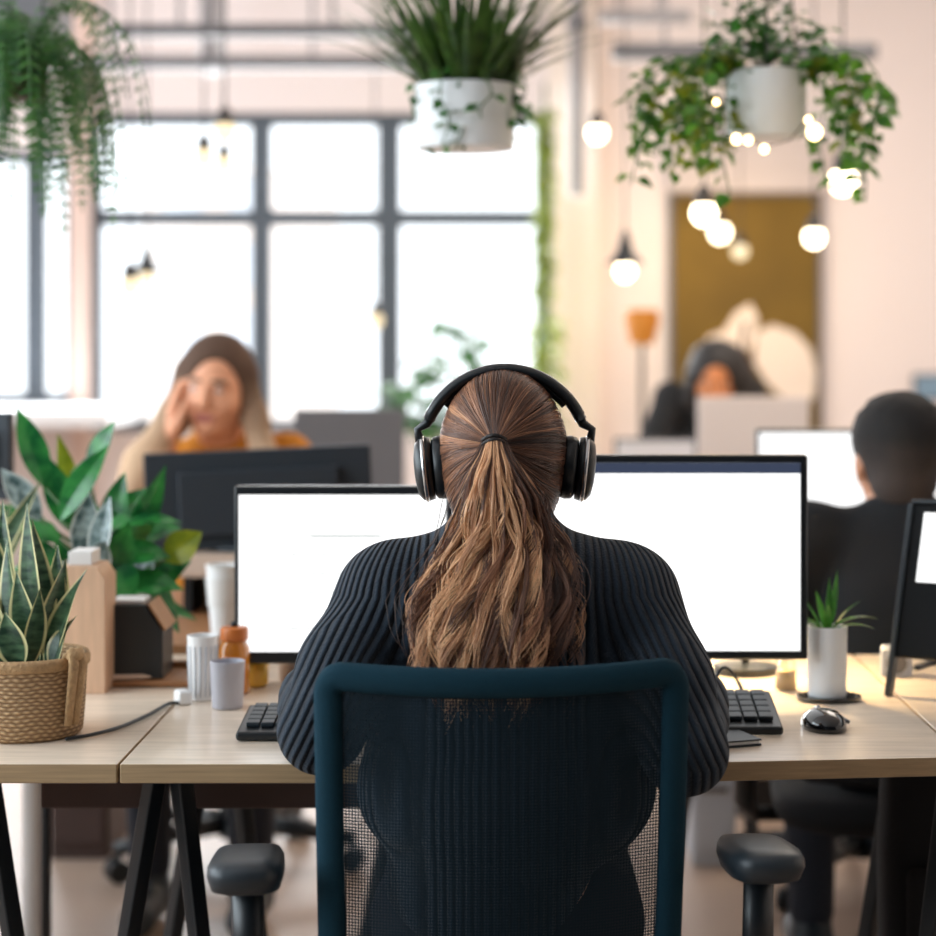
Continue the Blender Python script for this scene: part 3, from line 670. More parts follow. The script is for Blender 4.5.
# trousers and shoes
F = Field((-0.26, 2.22, 0.0), (0.26, 3.0, 0.66), 0.008)
F.ell((-0.030, 2.42, 0.535), (0.135, 0.120, 0.080), 0.05)
for h_, k_, a_ in zip(HIP, KN, AN): F.cap(h_, k_, 0.084, 0.062, 0.03); F.cap(k_, a_+Vector((0, 0, 0.02)), 0.062, 0.046, 0.03)
field_obj('trousers', F, M['denim'], woman, WO)
for a_ in AN:
    F = Field((a_.x-0.06, a_.y-0.08, 0.0), (a_.x+0.06, a_.y+0.24, 0.13), 0.006)
    F.cap((a_.x, a_.y, 0.085), (a_.x, a_.y-0.01, 0.045), 0.04, 0.042, 0.02); F.cap((a_.x, a_.y, 0.045), (a_.x, a_.y+0.16, 0.04), 0.042, 0.036, 0.02); F.cut((0, 0, 0.006), (0, 0, -1))
    field_obj('shoe', F, M['white'], woman, WO)
# hair cap under the strands
F = Field((-0.12, 2.27, 0.98), (0.10, 2.52, 1.23), 0.004)
HR = np.array([0.0775, 0.097, 0.096])
HC = HEAD_C+Vector((0, -0.004, 0.012))
F.ell(HC, HR-0.003, 0.02, RH); F.ell(HEAD_C+Vector((0, -0.022, -0.045)), (0.054, 0.046, 0.058), 0.03, RH); F.ell(ELA+Vector((0, 0.010, 0.0)), (0.011, 0.011, 0.010), 0.015)
F.cut((0, 2.45, 1.13), (0, 1, -0.45))
field_obj('hair_cap', F, M['hairmatte'], woman, WO, colors=lambda V: np.tile(np.array(S(44, 32, 29)[:3]), (len(V), 1)))
def hair_obj(name, strands, tones, radius, m, parent, origin):
    hc = bpy.data.hair_curves.new(name); hc.add_curves([len(s) for s in strands]); o = np.array(origin)
    pts = np.concatenate([np.asarray(s, dtype=np.float64)-o for s in strands]).astype(np.float32)
    hc.attributes['position'].data.foreach_set('vector', pts.ravel())
    ra = hc.attributes.get('radius') or hc.attributes.new('radius', 'FLOAT', 'POINT')
    rr = np.concatenate([radius*np.minimum(1, 0.45+2.2*(1-np.linspace(0, 1, len(s)))) for s in strands]).astype(np.float32); ra.data.foreach_set('value', rr)
    ca = hc.attributes.new('tone', 'FLOAT_COLOR', 'CURVE')
    c = np.concatenate([np.array(tones), np.ones((len(tones), 1))], 1).astype(np.float32); ca.data.foreach_set('color', c.ravel())
    hc.materials.append(m); ob = bpy.data.objects.new(name, hc); COL.objects.link(ob); ob.parent = parent; return ob
TON = np.array([S(42, 30, 28)[:3], S(98, 65, 50)[:3], S(172, 119, 86)[:3], S(244, 196, 150)[:3]])
def tone(x):
    x = min(max(x, 0), 2.999); i = int(x); return TON[i]*(1-(x-i))+TON[i+1]*(x-i)
# strands combed over the skull to the elastic
strands = []; tones = []
Rm = np.array(RH); hc_ = np.array(HC)
e_dir = Rm.T@(np.array(ELA)-hc_)/HR; e_dir /= np.linalg.norm(e_dir)
tmp = np.cross(e_dir, [0, 0, 1.0]); tmp /= np.linalg.norm(tmp); tmp2 = np.cross(tmp, e_dir)
nl = 190
locks = [(2*PI*i/nl+random.uniform(-0.015, 0.015), random.uniform(0.35, 1.7)+(0.9 if random.random() < 0.14 else 0), random.uniform(0.0, 0.0035)) for i in range(nl)]
for g0, tn, lift in locks:
    for q in range(16):
        g = g0+random.gauss(0, 0.014); amax = random.uniform(1.75, 2.1); s0 = random.uniform(0.0, 0.3); wob = random.gauss(0, 0.03); ph = random.uniform(0, 6)
        pts = []
        for i in range(18):
            t = s0+(1-s0)*i/17; a = amax*(1-t)**1.0; a = max(a, 0.10)
            gg = g+wob*math.sin(ph+t*5)+0.04*math.sin(3*t+g0*7)
            u = e_dir*math.cos(a)+(tmp*math.cos(gg)+tmp2*math.sin(gg))*math.sin(a); u = u*np.array([1, 1, 1.32 if u[2] < 0 else 1.0])
            k = 1.0+0.010*math.sin(g0*23+q)*math.sin(PI*t)+lift*10*math.sin(PI*t)*0.5
            p = hc_+Rm@(u*HR*k)
            if a < 0.5: 
                m_ = (0.5-a)/0.5; p = p*(1-m_*m_)+(np.array(ELA)+(p-np.array(ELA))*0.22)*m_*m_
            pts.append(p)
        strands.append(pts); tones.append(tone(tn*0.85-0.35*pts[6][0]/0.07+random.gauss(0, 0.25)))  # tone drops towards the right: side shade put into the strand colour
hair_obj('combed_hair', strands, tones, 0.00045, M['hair'], woman, WO)
# ponytail
def interp(z, tab):
    return np.interp(z, [a for a, _ in tab][::-1], [b_ for _, b_ in tab][::-1])
def zpx(py, Y=2.24): return CAMZ-(py-VY)*Y/FPX
def xpx(px, Y=2.24): return (px-VX)*Y/FPX
WT = [(zpx(440), 0.010), (zpx(458), 0.018), (zpx(475), 0.030), (zpx(500), 0.046), (zpx(545), 0.066), (zpx(600), 0.092), (zpx(640), 0.090), (zpx(700), 0.080)]
CT = [(zpx(440), xpx(495, 2.3)), (zpx(475), xpx(496)), (zpx(500), xpx(500)), (zpx(545), xpx(503)), (zpx(600), xpx(492)), (zpx(700), xpx(488))]
YT = [(1.13, 2.292), (1.10, 2.272), (1.05, 2.262), (1.0, 2.256), (0.95, 2.235), (0.90, 2.212), (0.84, 2.205)]
strands = []; tones = []
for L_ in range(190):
    deep = L_ < 80                                     # under layer coloured dark to shade the gaps, then long waved locks over it
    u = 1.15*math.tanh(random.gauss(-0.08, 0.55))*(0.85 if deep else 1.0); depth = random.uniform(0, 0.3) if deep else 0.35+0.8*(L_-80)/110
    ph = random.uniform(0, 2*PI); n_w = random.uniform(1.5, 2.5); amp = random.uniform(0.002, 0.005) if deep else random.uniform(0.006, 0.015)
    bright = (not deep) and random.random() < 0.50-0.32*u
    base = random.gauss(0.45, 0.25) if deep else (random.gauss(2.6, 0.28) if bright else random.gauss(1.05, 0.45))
    base -= 0.35*max(0, u)  # right-hand locks darkened, fewer bright ones there: shade put into their colour
    zend = random.uniform(0.830, 0.880)+0.07*abs(u)**3*random.random()
    if random.random() < 0.25: zend += random.uniform(0.02, 0.09)
    wl = 0.075 if deep else random.uniform(0.008, 0.024); drift = random.gauss(0, 0.22)
    for q in range(30 if deep else 20):
        du, dd, dp = random.gauss(0, wl), random.gauss(0, 0.03), random.gauss(0, 0.12); fr_ = random.gauss(0, 0.0018); ze = zend+random.gauss(0, 0.012)
        if random.random() < 0.08: du *= 4; fr_ *= 3; dp *= 3
        z0 = ELA.z+0.002+0.006*random.random(); pts = []
        N = 36
        for i in range(N):
            t = i/(N-1); z = z0+(ze-z0)*t; f = min(1, t*1.5)
            tight = 1-0.6*max(0, (t-0.7)/0.3); uu = u+drift*max(0, t-0.3)*(1-min(1, abs(u)))+du*tight
            x = interp(z, CT)+uu*interp(z, WT)+amp*f*math.sin(2*PI*n_w*t**1.2+ph+dp)+fr_*f*math.sin(9*t+ph)
            y = interp(z, YT)-0.024*(depth+dd*tight)*min(1, t*3+0.25)*(1-0.45*abs(u)**2)+0.25*amp*f*math.cos(2*PI*n_w*t**1.2+ph+dp)+0.010*abs(u)**3
            pts.append((x, y, z))
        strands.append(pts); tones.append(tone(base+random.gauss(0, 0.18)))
# loose wisps sweeping from the right of the nape and left shoulder
for q in range(150):
    t0 = random.random(); right = random.random() < 0.75
    a = Vector((0.028+0.02*t0, 2.325, 1.03-0.03*t0)) if right else Vector((-0.06, 2.30, 1.02))
    e = Vector((0.062+0.02*random.random(), 2.268, 0.985-0.03*t0)) if right else Vector((-0.125+0.02*random.random(), 2.235, 0.90+0.03*random.random()))
    m_ = a.lerp(e, 0.5)+Vector((random.gauss(0, 0.006), -0.012, random.gauss(0, 0.004)))
    pts = [tuple(a*(1-t)**2+m_*2*t*(1-t)+e*t*t+Vector((0.003*math.sin(7*t+q), 0, 0))) for t in np.linspace(0, 1, 16)]
    strands.append(pts); tones.append(tone(1.4+random.gauss(0, 0.5)))
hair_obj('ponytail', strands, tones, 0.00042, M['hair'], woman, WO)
# elastic
b = MB()
for dz in (-0.0035, 0.0035):
    b.tube([ELA+Vector((0.0135*math.cos(g), -0.004+0.012*math.sin(g)+dz*0.6, dz*0.7+0.006-0.003*math.cos(2*g))) - Vector(WO) for g in np.linspace(0, 2*PI, 25)], 0.0024, 8)
b.build('hair_elastic', M['hairdark'], woman, smooth=True)

# ================================================================== HEADPHONES
HP = thing('headphones', 'black over-ear headphones with silver trim worn by the ponytailed woman', 'headphones', (HEAD_C.x, HEAD_C.y, 1.09))
hx = -0.010-HEAD_C.x
def arc(R_x, R_z, zc, a0, a1, n=28): return [Vector((hx+R_x*math.cos(a), 0.0, zc+R_z*math.sin(a))) for a in np.linspace(a0, a1, n)]
band = MB(); pts = arc(0.1035, 0.107, 0.012, math.radians(25), math.radians(155)); vs = []; fs = []
for i, p in enumerate(pts):
    nrm = Vector((p.x-hx, 0, (p.z-0.012))).normalized(); th = 0.0075
    for k in range(12):
        g = 2*PI*k/12; vs.append(p+nrm*th*math.cos(g)+Vector((0, 0.017*math.copysign(abs(math.sin(g))**0.6, math.sin(g)), 0)))
for i in range(len(pts)-1):
    for k in range(12): k2 = (k+1) % 12; fs.append((i*12+k, i*12+k2, (i+1)*12+k2, (i+1)*12+k))
fs += [tuple(range(12)), tuple((len(pts)-1)*12+k for k in range(12))[::-1]]
bo = band.add(vs, fs).build('headband', M['black'], HP, smooth=True)
tr = MB().tube([p+Vector((p.x-hx, 0, p.z-0.012)).normalized()*0.0065+Vector((0, -0.010, 0)) for p in arc(0.1035, 0.107, 0.012, math.radians(28), math.radians(152))], 0.0012, 6).build('trim_strip', M['silver'], bo, smooth=True)
pad = MB().tube(arc(0.0975, 0.0985, 0.012, math.radians(40), math.radians(140)), 0.006, 10, flat=1.0).build('headband_pad', M['black'], bo, smooth=True)
for s in (-1, 1):
    cz = -0.003; cx = hx+s*0.092
    yk = MB()
    a = arc(0.1035, 0.107, 0.012, math.radians(22), math.radians(28), 4) if s > 0 else arc(0.1035, 0.107, 0.012, math.radians(158), math.radians(152), 4)
    yk.tube([a[3], a[0], Vector((hx+s*0.1075, 0, 0.045)), Vector((hx+s*0.1045, 0, 0.030))], [0.0065, 0.006, 0.005, 0.006], 8)
    yk.build('yoke', M['blackm'], HP, smooth=True)
    mt = Matrix.Translation((cx, 0, cz)) @ Matrix.Rotation(s*math.radians(6), 4, 'Y') @ Matrix.Rotation(s*PI/2, 4, 'Y')
    # local z of lathe points outwards from the head
    def cup(prof, name, m, par, sy=1.0):
        q = MB(); q.lathe(prof, seg=36); q.v = [tuple(mt @ Vector((v[0]*1.12, v[1]*0.95, v[2]))) for v in q.v]; return q.build(name, m, par, smooth=True)
    c_ = cup([(0.020, -0.004), (0.034, -0.003), (0.0355, 0.004), (0.034, 0.011), (0.028, 0.0165), (0.015, 0.019), (0.001, 0.0195)], 'ear_cup', M['black'], HP)
    cup([(0.0358, 0.0035), (0.0368, 0.006), (0.0358, 0.0085)], 'trim_ring', M['silver'], c_)
    cup([(0.016, -0.026), (0.027, -0.0265), (0.0335, -0.022), (0.0350, -0.015), (0.0340, -0.007), (0.030, -0.004)], 'ear_cushion', M['black'], c_)

# ================================================================== MONITORS
def monitor(label, px0, px1, py0, py1, Y, m_scr, base_z=DZ, rz=0.0, bez=(0.009, 0.009, 0.009, 0.018), lines=None, bar=False, back=False, tilt=0.0, stand=True, name='monitor', group=None, basew=0.11, roll=0.0):
    """px box of the bezel outline at depth Y; back=True shows the rear shell"""
    a, c = P(px0, py0, Y), P(px1, py1, Y); W_, H_ = c.x-a.x, a.z-c.z; cx = (a.x+c.x)/2
    r = thing(name, label, 'monitor', (cx, Y+0.02, base_z), rz, group)
    zb = c.z-base_z; x0, x1 = -W_/2, W_/2
    mt = Matrix.Rotation(tilt, 4, 'X'); 
    T = Matrix.Translation((0, -0.02, zb)) @ Matrix.Rotation(roll, 4, 'Y') @ mt
    fy = 1 if not back else -1         # screen side faces -y unless back
    b = MB(); b.box(x0, x1, 0, 0.022, 0, H_, T); b.box(x0*0.7, x1*0.7, 0.0221, 0.042, H_*0.15, H_*0.8, T) if not back else b.box(x0*0.7, x1*0.7, -0.02, -0.0001, H_*0.15, H_*0.8, T)
    sh = b.build('housing', M['slate'] if back else M['black'], r, bevel=0.004)
    sy = -0.0008 if not back else 0.0228
    l, rr, t, bo = bez
    q = MB(); q.box(x0+l, x1-rr, min(sy, sy+0.0006), max(sy, sy+0.0006), bo, H_-t, T); sc = q.build('screen', m_scr, r)
    if bar:
        q = MB(); q.box(x0+l, x1-rr, sy-0.0006, sy-0.0002, H_-t-0.015, H_-t, T); q.build('toolbar', M['screen_bar'], sc)
    if lines:
        q = MB()
        for fx0, fx1, fz in lines: q.box(x0+l+(W_-l-rr)*fx0, x0+l+(W_-l-rr)*fx1, sy-0.0006, sy-0.0002, bo+(H_-t-bo)*fz-0.0011, bo+(H_-t-bo)*fz+0.0011, T)
        q.build('text_lines', M['screen_line'], sc)
    if stand:
        MB().box(-0.022, 0.022, 0.022 if not back else -0.03, 0.04 if not back else -0.0205, 0.006, zb+H_*0.4).build('stand', M['dgrey'], r, bevel=0.004)
        MB().prism([(basew*math.cos(g), 0.03+0.075*math.sin(g)) for g in np.linspace(0, 2*PI, 28)[:-1]], 0.0005, 0.010).build('base', M['dgrey'], r, bevel=0.002)
    return r
LN = [(0.21, 0.58, 0.86), (0.21, 0.66, 0.74), (0.21, 0.62, 0.62), (0.30, 0.58, 0.735), (0.21, 0.60, 0.50), (0.21, 0.53, 0.38), (0.21, 0.60, 0.265), (0.21, 0.50, 0.15)]
monitor('bright monitor left of the ponytail with faint lines of text', 234, 486, 486, 664, 2.86, M['screen'], lines=LN, bez=(0.007, 0.007, 0.013, 0.018))
monitor('larger bright monitor right of the ponytail with a dark toolbar', 446, 808, 455, 660, 2.76, M['screen'], bar=True, bez=(0.009, 0.011, 0.011, 0.013))
mw = monitor('dark back of the monitor in front of the woman in mustard', 147, 373, 449, 548, 3.72, M['screen'], back=True, base_z=DZ+0.1125, rz=math.radians(6), roll=math.radians(-2.2))
monitor('bright monitor in front of the man in the black t-shirt', 756, 985, 429, 560, 4.15, M['screen'], bez=(0.007, 0.01, 0.008, 0.02))
monitor('distant dark-edged screen just above the larger bright monitor', 614, 697, 438, 486, 6.2, mat('dim_screen', S(200, 200, 206), 0.4))
# ================================================================== OTHER SCREENS
# tilted display on a thin easel stand at the right edge
a = P(887, 698, 2.815)
r = thing('display', 'black-framed display leaning back on a thin stand at the right edge of the oak desk', 'monitor', (a.x, 2.815, DZ), math.radians(-32))
T = Matrix.Rotation(math.radians(-20), 4, 'X')
b = MB(); b.box(0.0, 0.42, 0.0, 0.012, 0.060, 0.290, T); b.build('housing', M['matte_black'], r, bevel=0.004)
b = MB(); b.box(-0.004, 0.004, -0.003, 0.015, 0.002, 0.290, T); b.build('side_strut', M['dgrey'], r, bevel=0.001)
b = MB(); b.box(0.0, 0.42, -0.002, 0.014, 0.2905, 0.297, T); b.build('top_trim', M['dgrey'], r, bevel=0.001)
b = MB(); b.box(0.022, 0.40, -0.0012, -0.0006, 0.172, 0.277, T); b.build('screen', M['screen'], r)
b = MB(); b.tube([(0.21, 0.085, 0.20), (0.21, 0.16, 0.004)], 0.006, 8); b.build('rear_leg', M['mgrey'], r)
# laptop far away (rear of its lid) and monitor at the far left edge
a = P(344, 442, 5.9)
r = thing('laptop', 'grey laptop with its lid open on the far desk left of the headphones', 'laptop', (a.x, 6.12, DZ), math.radians(4))
T = Matrix.Translation((0, -0.10, 0.012)) @ Matrix.Rotation(math.radians(10), 4, 'X')
MB().box(-0.17, 0.17, -0.10, 0.13, 0.0005, 0.014).build('base', M['mgrey'], r, bevel=0.004)
l = MB(); l.box(-0.17, 0.17, -0.006, 0.004, 0, 0.30, T); lo = l.build('lid', M['mgrey'], r, bevel=0.004)
MB().box(-0.16, 0.16, 0.0042, 0.0048, 0.01, 0.285, T).build('screen', M['screen'], lo)
monitor('grey monitor at the left edge behind the leafy plants', -95, 16, 412, 500, 3.62, M['screen'], back=True, rz=math.radians(-12))

# ================================================================== KEYBOARDS, MOUSE, CABLES
def keyboard(label, x0, x1, y0, y1, rz=0.0, cols=15, rise=0.026):
    cx, cy = (x0+x1)/2, (y0+y1)/2; r = thing('keyboard', label, 'keyboard', (cx, cy, DZ), rz); W_, D_ = x1-x0, y1-y0
    T = Matrix.Translation((0, -D_/2, 0.0005)) @ Matrix.Rotation(math.atan2(rise, D_), 4, 'X')
    MB().box(-W_/2, W_/2, 0, D_, 0, 0.012, T).build('case', M['black'], r, bevel=0.004)
    k = MB(); kw = (W_-0.02)/cols
    for j in range(5):
        for i in range(cols):
            x = -W_/2+0.01+i*kw; y = 0.022+j*(D_-0.034)/5; dy = (D_-0.034)/5
            if j == 0 and 4 <= i <= 8:
                if i == 4: k.box(x+0.001, x+kw*5-0.001, y, y+dy-0.002, 0.0122, 0.0185, T)
                continue
            k.box(x+0.001, x+kw-0.001, y, y+dy-0.002, 0.0122, 0.0185, T)
    k.build('keys', M['dgrey'], r, bevel=0.0015)
    MB().box(-W_/2+0.03, -W_/2+0.05, D_-0.02, D_-0.01, -rise*0.85, 0.0, T).box(W_/2-0.05, W_/2-0.03, D_-0.02, D_-0.01, -rise*0.85, 0.0, T).build('rear_feet', M['black'], r)
    return r
keyboard('black keyboard showing past the left sleeve of the woman', -0.356, -0.05, 2.50, 2.63, rise=0.012)
keyboard('black keyboard under the right hand, beside the mouse', 0.03, 0.352, 2.535, 2.675, rise=0.024)
a = P(823, 728, 2.59)
r = thing('mouse', 'glossy black computer mouse on the oak desk', 'mouse', (a.x, 2.59, DZ), 0.15)
b = MB(); b.lathe([(0.98, 0.001), (1.0, 0.006), (0.97, 0.014), (0.85, 0.022), (0.62, 0.029), (0.3, 0.0325), (0.02, 0.0335)], seg=32)
b.v = [(x*0.0285*(1-0.06*y), y*0.046, z*0.80*(1-0.18*(y > 0)*y)) for x, y, z in b.v]; b.build('shell', M['gloss'], r, smooth=True)
MB().tube([(0, 0.020, 0.0235), (0, 0.034, 0.019)], 0.0035, 8).build('scroll_wheel', M['silver'], r, smooth=True)
MB().box(0.0275, 0.0315, -0.018, 0.016, 0.008, 0.013).build('side_button', M['mgrey'], r, bevel=0.0015)
def cable(name, pts, rad, m, label, cat='cable'):
    from mathutils.geometry import interpolate_bezier
    P_ = [Vector(p) for p in pts]; out = []
    for i in range(len(P_)-1):
        p0, p1, p2, p3 = P_[max(i-1, 0)], P_[i], P_[i+1], P_[min(i+2, len(P_)-1)]
        out += interpolate_bezier(p1, p1+(p2-p0)/6, p2-(p3-p1)/6, p2, 9)[:-1]
    out.append(P_[-1]); c = out[0].copy(); c.z = min(p.z for p in out)
    return tag(MB().tube([p-c for p in out], rad, 8).build(name, m, None, smooth=True, off=c), label, cat)
def D(px, py, dz=0.004):      # point on the desktop under a pixel
    Y = (CAMZ-DZ-dz)*FPX/(py-VY); return P(px, py, Y)
cable('power_cable', [D(66, 739), D(90, 735), D(120, 727), D(150, 714), D(168, 704), D(179, 703)], 0.0026, M['black'], 'black cable snaking past the jute basket on the desk')
r = D(183, 704, 0)
pl = thing('charger_plug', 'small white plug at the end of the black desk cable', 'charger', (r.x, r.y, DZ), 0.5)
MB().box(-0.010, 0.010, -0.014, 0.014, 0.0005, 0.020).build('plug_body', M['white'], pl, bevel=0.004)
MB().tube([(-0.004, 0.014, 0.01), (-0.004, 0.026, 0.01)], 0.0016, 6).tube([(0.004, 0.014, 0.01), (0.004, 0.026, 0.01)], 0.0016, 6).build('prongs', M['silver'], pl)
k0 = D(708, 690)
cable('keyboard_cable', [(k0.x-0.01, 2.70, DZ+0.03), (k0.x+0.005, 2.715, DZ+0.058), (k0.x+0.022, 2.72, DZ+0.050), (k0.x+0.037, 2.70, DZ+0.02), (k0.x+0.042, 2.695, DZ+0.005)], 0.0024, M['black'], 'black cable loop standing up behind the right keyboard')
# made-up dark booklet standing in for the hand shadow by the right forearm
q = D(742, 744, 0); nb = thing('shadow_booklet', 'made-up dark booklet in place of the hand shadow beside the right sleeve', 'shadow_booklet', (q.x-0.045, q.y+0.0, DZ), 0.35)
MB().box(-0.06, 0.06, -0.035, 0.035, 0.0005, 0.003).build('back_cover', M['dgrey'], nb); MB().box(-0.058, 0.058, -0.033, 0.033, 0.0031, 0.007).build('pages', M['paper'], nb); MB().box(-0.06, 0.06, -0.035, 0.035, 0.0071, 0.009).build('front_cover', M['dgrey'], nb)

# ================================================================== THINGS ON THE RIGHT OF THE DESK
q = D(829, 700, 0)
tr_ = thing('coaster_tray', 'dark oval tray under the white cylinder planter', 'tray', (q.x, q.y, DZ))
b = MB(); b.lathe([(0.9, 0.001), (1.0, 0.003), (1.0, 0.007), (0.94, 0.007), (0.93, 0.0045), (0.01, 0.0045)], seg=40); b.v = [(x*0.046, y*0.036, z) for x, y, z in b.v]; b.build('tray', M['gloss'], tr_, smooth=False)
pt = thing('potted_plant', 'small spiky plant in a tall white cylinder pot beside the larger monitor', 'plant', (q.x-0.002, q.y+0.005, DZ+0.0047))
MB().lathe([(0.026, 0.0), (0.0275, 0.003), (0.0285, 0.098), (0.0285, 0.101), (0.0255, 0.101), (0.025, 0.092), (0.005, 0.0915)], seg=40).build('pot', M['whitepot'], pt, smooth=False, bevel=0.0008)
MB().lathe([(0.0245, 0.0925), (0.0245, 0.0945), (0.001, 0.096)], seg=24).build('soil', M['soil'], pt)
b = MB()
for ang, tilt, L, W_, bd in ((2.6, 0.50, 0.085, 0.010, 0.3), (1.2, 0.15, 0.075, 0.011, 0.1), (0.35, 0.85, 0.080, 0.010, 1.0), (3.6, 0.75, 0.05, 0.010, 0.5), (-0.5, 0.95, 0.065, 0.010, 0.9), (4.6, 0.5, 0.06, 0.011, 0.4), (1.9, 0.35, 0.06, 0.011, 0.2), (5.4, 0.7, 0.055, 0.010, 0.7), (0.1, 0.5, 0.06, 0.01, 0.5), (2.9, 0.9, 0.045, 0.01, 0.6), (0.9, 0.3, 0.09, 0.010, 0.2)):
    d = Vector((math.cos(ang)*math.sin(tilt), math.sin(ang)*math.sin(tilt), math.cos(tilt)))
    b.leaf((0.008*math.cos(ang), 0.008*math.sin(ang), 0.094), d, (0, 0, 1) if tilt > 0.3 else (0, -1, 0), L, W_, bd, 0.4, n=8, shape=0.8)
b.build('leaves', M['leaf'], pt, smooth=True, edge=True)
q = D(788, 692, 0)
bt = thing('glass_bottle', 'small clear glass bottle below the corner of the larger monitor', 'bottle', (q.x, q.y+0.02, DZ))
MB().lathe([(0.013, 0.001), (0.0155, 0.004), (0.0155, 0.040), (0.008, 0.050), (0.008, 0.060)], seg=24).build('bottle_body', M['clear'], bt, smooth=True)
MB().lathe([(0.0145, 0.0018), (0.0145, 0.028), (0.001, 0.028)], seg=20).build('liquid', mat('pale_amber_liquid', S(236, 196, 140), 0.15), bt, smooth=True)
MB().lathe([(0.0088, 0.0603), (0.0088, 0.068), (0.001, 0.069)], seg=16).build('cap', M['silver'], bt)
q = D(884, 690, 0)
bx = thing('desk_speaker', 'small grey box standing behind the thin strut of the tilted display', 'speaker', (q.x+0.042, q.y+0.12, DZ), -0.2)
MB().box(-0.024, 0.024, -0.02, 0.02, 0.0005, 0.045).build('case', M['lgrey'], bx, bevel=0.004); MB().lathe([(0.016, 0), (0.012, 0.002), (0.001, 0.002)], seg=20, mtx=Matrix.Translation((0, -0.0205, 0.023)) @ Matrix.Rotation(PI/2, 4, 'X')).build('speaker_grille', M['mgrey'], bx)
cable('display_cable', [D(915, 668), D(935, 662), D(955, 668), D(975, 690)], 0.005, M['black'], 'thick black cable on the desk behind the tilted display')

# ================================================================== THINGS ON THE LEFT OF THE DESK
q = D(225, 711, 0)
cp = thing('desk_cup', 'pale grey cup in front of the left monitor', 'cup', (q.x, q.y+0.024, DZ))
MB().lathe([(0.0205, 0.0005), (0.0215, 0.002), (0.0245, 0.064), (0.0245, 0.066), (0.0225, 0.066), (0.0195, 0.006), (0.001, 0.006)], seg=40).build('cup_body', M['greycup'], cp, smooth=False, bevel=0.0006)
q = D(233, 700, 0)
jr = thing('amber_jar', 'amber jar with an orange lid just behind the pale grey cup', 'jar', (q.x-0.006, q.y+0.055, DZ))
MB().lathe([(0.021, 0.001), (0.0225, 0.004), (0.0225, 0.066), (0.018, 0.074), (0.018, 0.078)], seg=32).build('jar_body', M['amber'], jr, smooth=True)
MB().lathe([(0.0205, 0.0783), (0.0205, 0.094), (0.018, 0.097), (0.001, 0.0975)], seg=32).build('lid', M['orange'], jr, bevel=0.001)
MB().ell((0, 0, 0.101), (0.006, 0.006, 0.0045)).build('lid_knob', M['black'], jr, smooth=True)
q = D(200, 702, 0)
gl = thing('glass_tumbler', 'white ribbed tumbler left of the pale grey cup', 'cup', (q.x, q.y+0.022, DZ))
MB().lathe([(0.018, 0.0005), (0.0185, 0.003), (0.0215, 0.085), (0.0225, 0.092), (0.0205, 0.092), (0.0170, 0.006), (0.001, 0.006)], seg=40).build('tumbler_body', M['white'], gl, smooth=False, bevel=0.0006)
b = MB()
for k in range(16):
    g = 2*PI*k/16; b.tube([(0.0192*math.cos(g), 0.0192*math.sin(g), 0.006), (0.0214*math.cos(g), 0.0214*math.sin(g), 0.078)], 0.0013, 5)
b.build('ribs', M['lgrey'], gl, smooth=True)
q = D(252, 690, 0)
aj = thing('tea_light', 'glowing yellow glass tea light below the left monitor', 'candle', (q.x, q.y+0.03, DZ))
MB().lathe([(0.016, 0.001), (0.020, 0.004), (0.021, 0.038), (0.0195, 0.038), (0.018, 0.006), (0.001, 0.006)], seg=28).build('glass_cup', mat('yellow_glass', S(240, 190, 80), 0.15), aj, smooth=True)
MB().tube([(0, 0, 0.0065), (0, 0, 0.028)], 0.010, 14).build('wax', M['white'], aj, smooth=True)
MB().ell((0, 0, 0.038), (0.004, 0.004, 0.009), 12, 8).build('flame', emit('flame_glow', (1, 0.62, 0.2, 1), 25), aj, smooth=True)
q = D(280, 684, 0)
tb = thing('pen_pot', 'small tan pot in the shade under the left monitor', 'pot', (q.x+0.01, q.y+0.03, DZ))
MB().lathe([(0.014, 0.001), (0.015, 0.004), (0.016, 0.034), (0.0145, 0.034), (0.013, 0.006), (0.001, 0.006)], seg=24).build('pot_body', M['tan'], tb, bevel=0.0006)
q = P(224, 636, 3.42)
pc = thing('paper_cup', 'tall white paper cup on the brown desk left of the left monitor', 'cup', (q.x, 3.42, DZ))
MB().lathe([(0.0225, 0.0005), (0.0225, 0.004), (0.031, 0.118), (0.033, 0.119), (0.033, 0.122), (0.030, 0.122), (0.022, 0.008), (0.001, 0.008)], seg=36).build('cup_body', M['white'], pc)
MB().lathe([(0.0275, 0.05), (0.0318, 0.10)], seg=36, cap=False).build('sleeve', M['paper'], pc)
a, c = P(172, 546, 3.62), P(366, 602, 3.62)
rs = thing('monitor_riser', 'tan monitor riser under the dark-backed monitor of the woman in mustard', 'stand', ((a.x+c.x)/2, 3.76, DZ))
MB().box(-0.182, 0.172, -0.10, 0.10, 0.075, 0.112).box(-0.182, 0.172, -0.10, -0.09, 0.070, 0.0749).build('shelf', M['tan'], rs, bevel=0.002)
for s_ in (-1, 1): MB().box(s_*0.160-0.008, s_*0.160+0.008, -0.09, 0.10, 0.0005, 0.0695).build('side_panel', M['black'], rs)
MB().box(-0.15, 0.15, 0.08, 0.09, 0.0005, 0.0695).build('back_panel', M['black'], rs)
lm = thing('added_lamp', 'made-up warm lamp hidden behind the larger bright monitor to light the desk', 'lamp', (0.36, 3.02, DZ))  # added lamp, kept out of sight, for the amber light on the desk
MB().lathe([(0.05, 0.0005), (0.05, 0.012), (0.01, 0.016)], seg=28).build('base', M['blackm'], lm, smooth=False)
MB().tube([(0, 0, 0.016), (0.0, 0.03, 0.15), (0.0, 0.0, 0.255)], 0.006, 8).build('arm', M['blackm'], lm, smooth=True)
MB().lathe([(0.05, 0.225), (0.035, 0.26), (0.015, 0.275), (0.002, 0.276)], seg=28, cap=False).build('lamp_shade', M['blackm'], lm, smooth=True)
MB().ell((0, 0, 0.24), (0.018, 0.018, 0.02)).build('bulb', M['bulb'], lm, smooth=True)
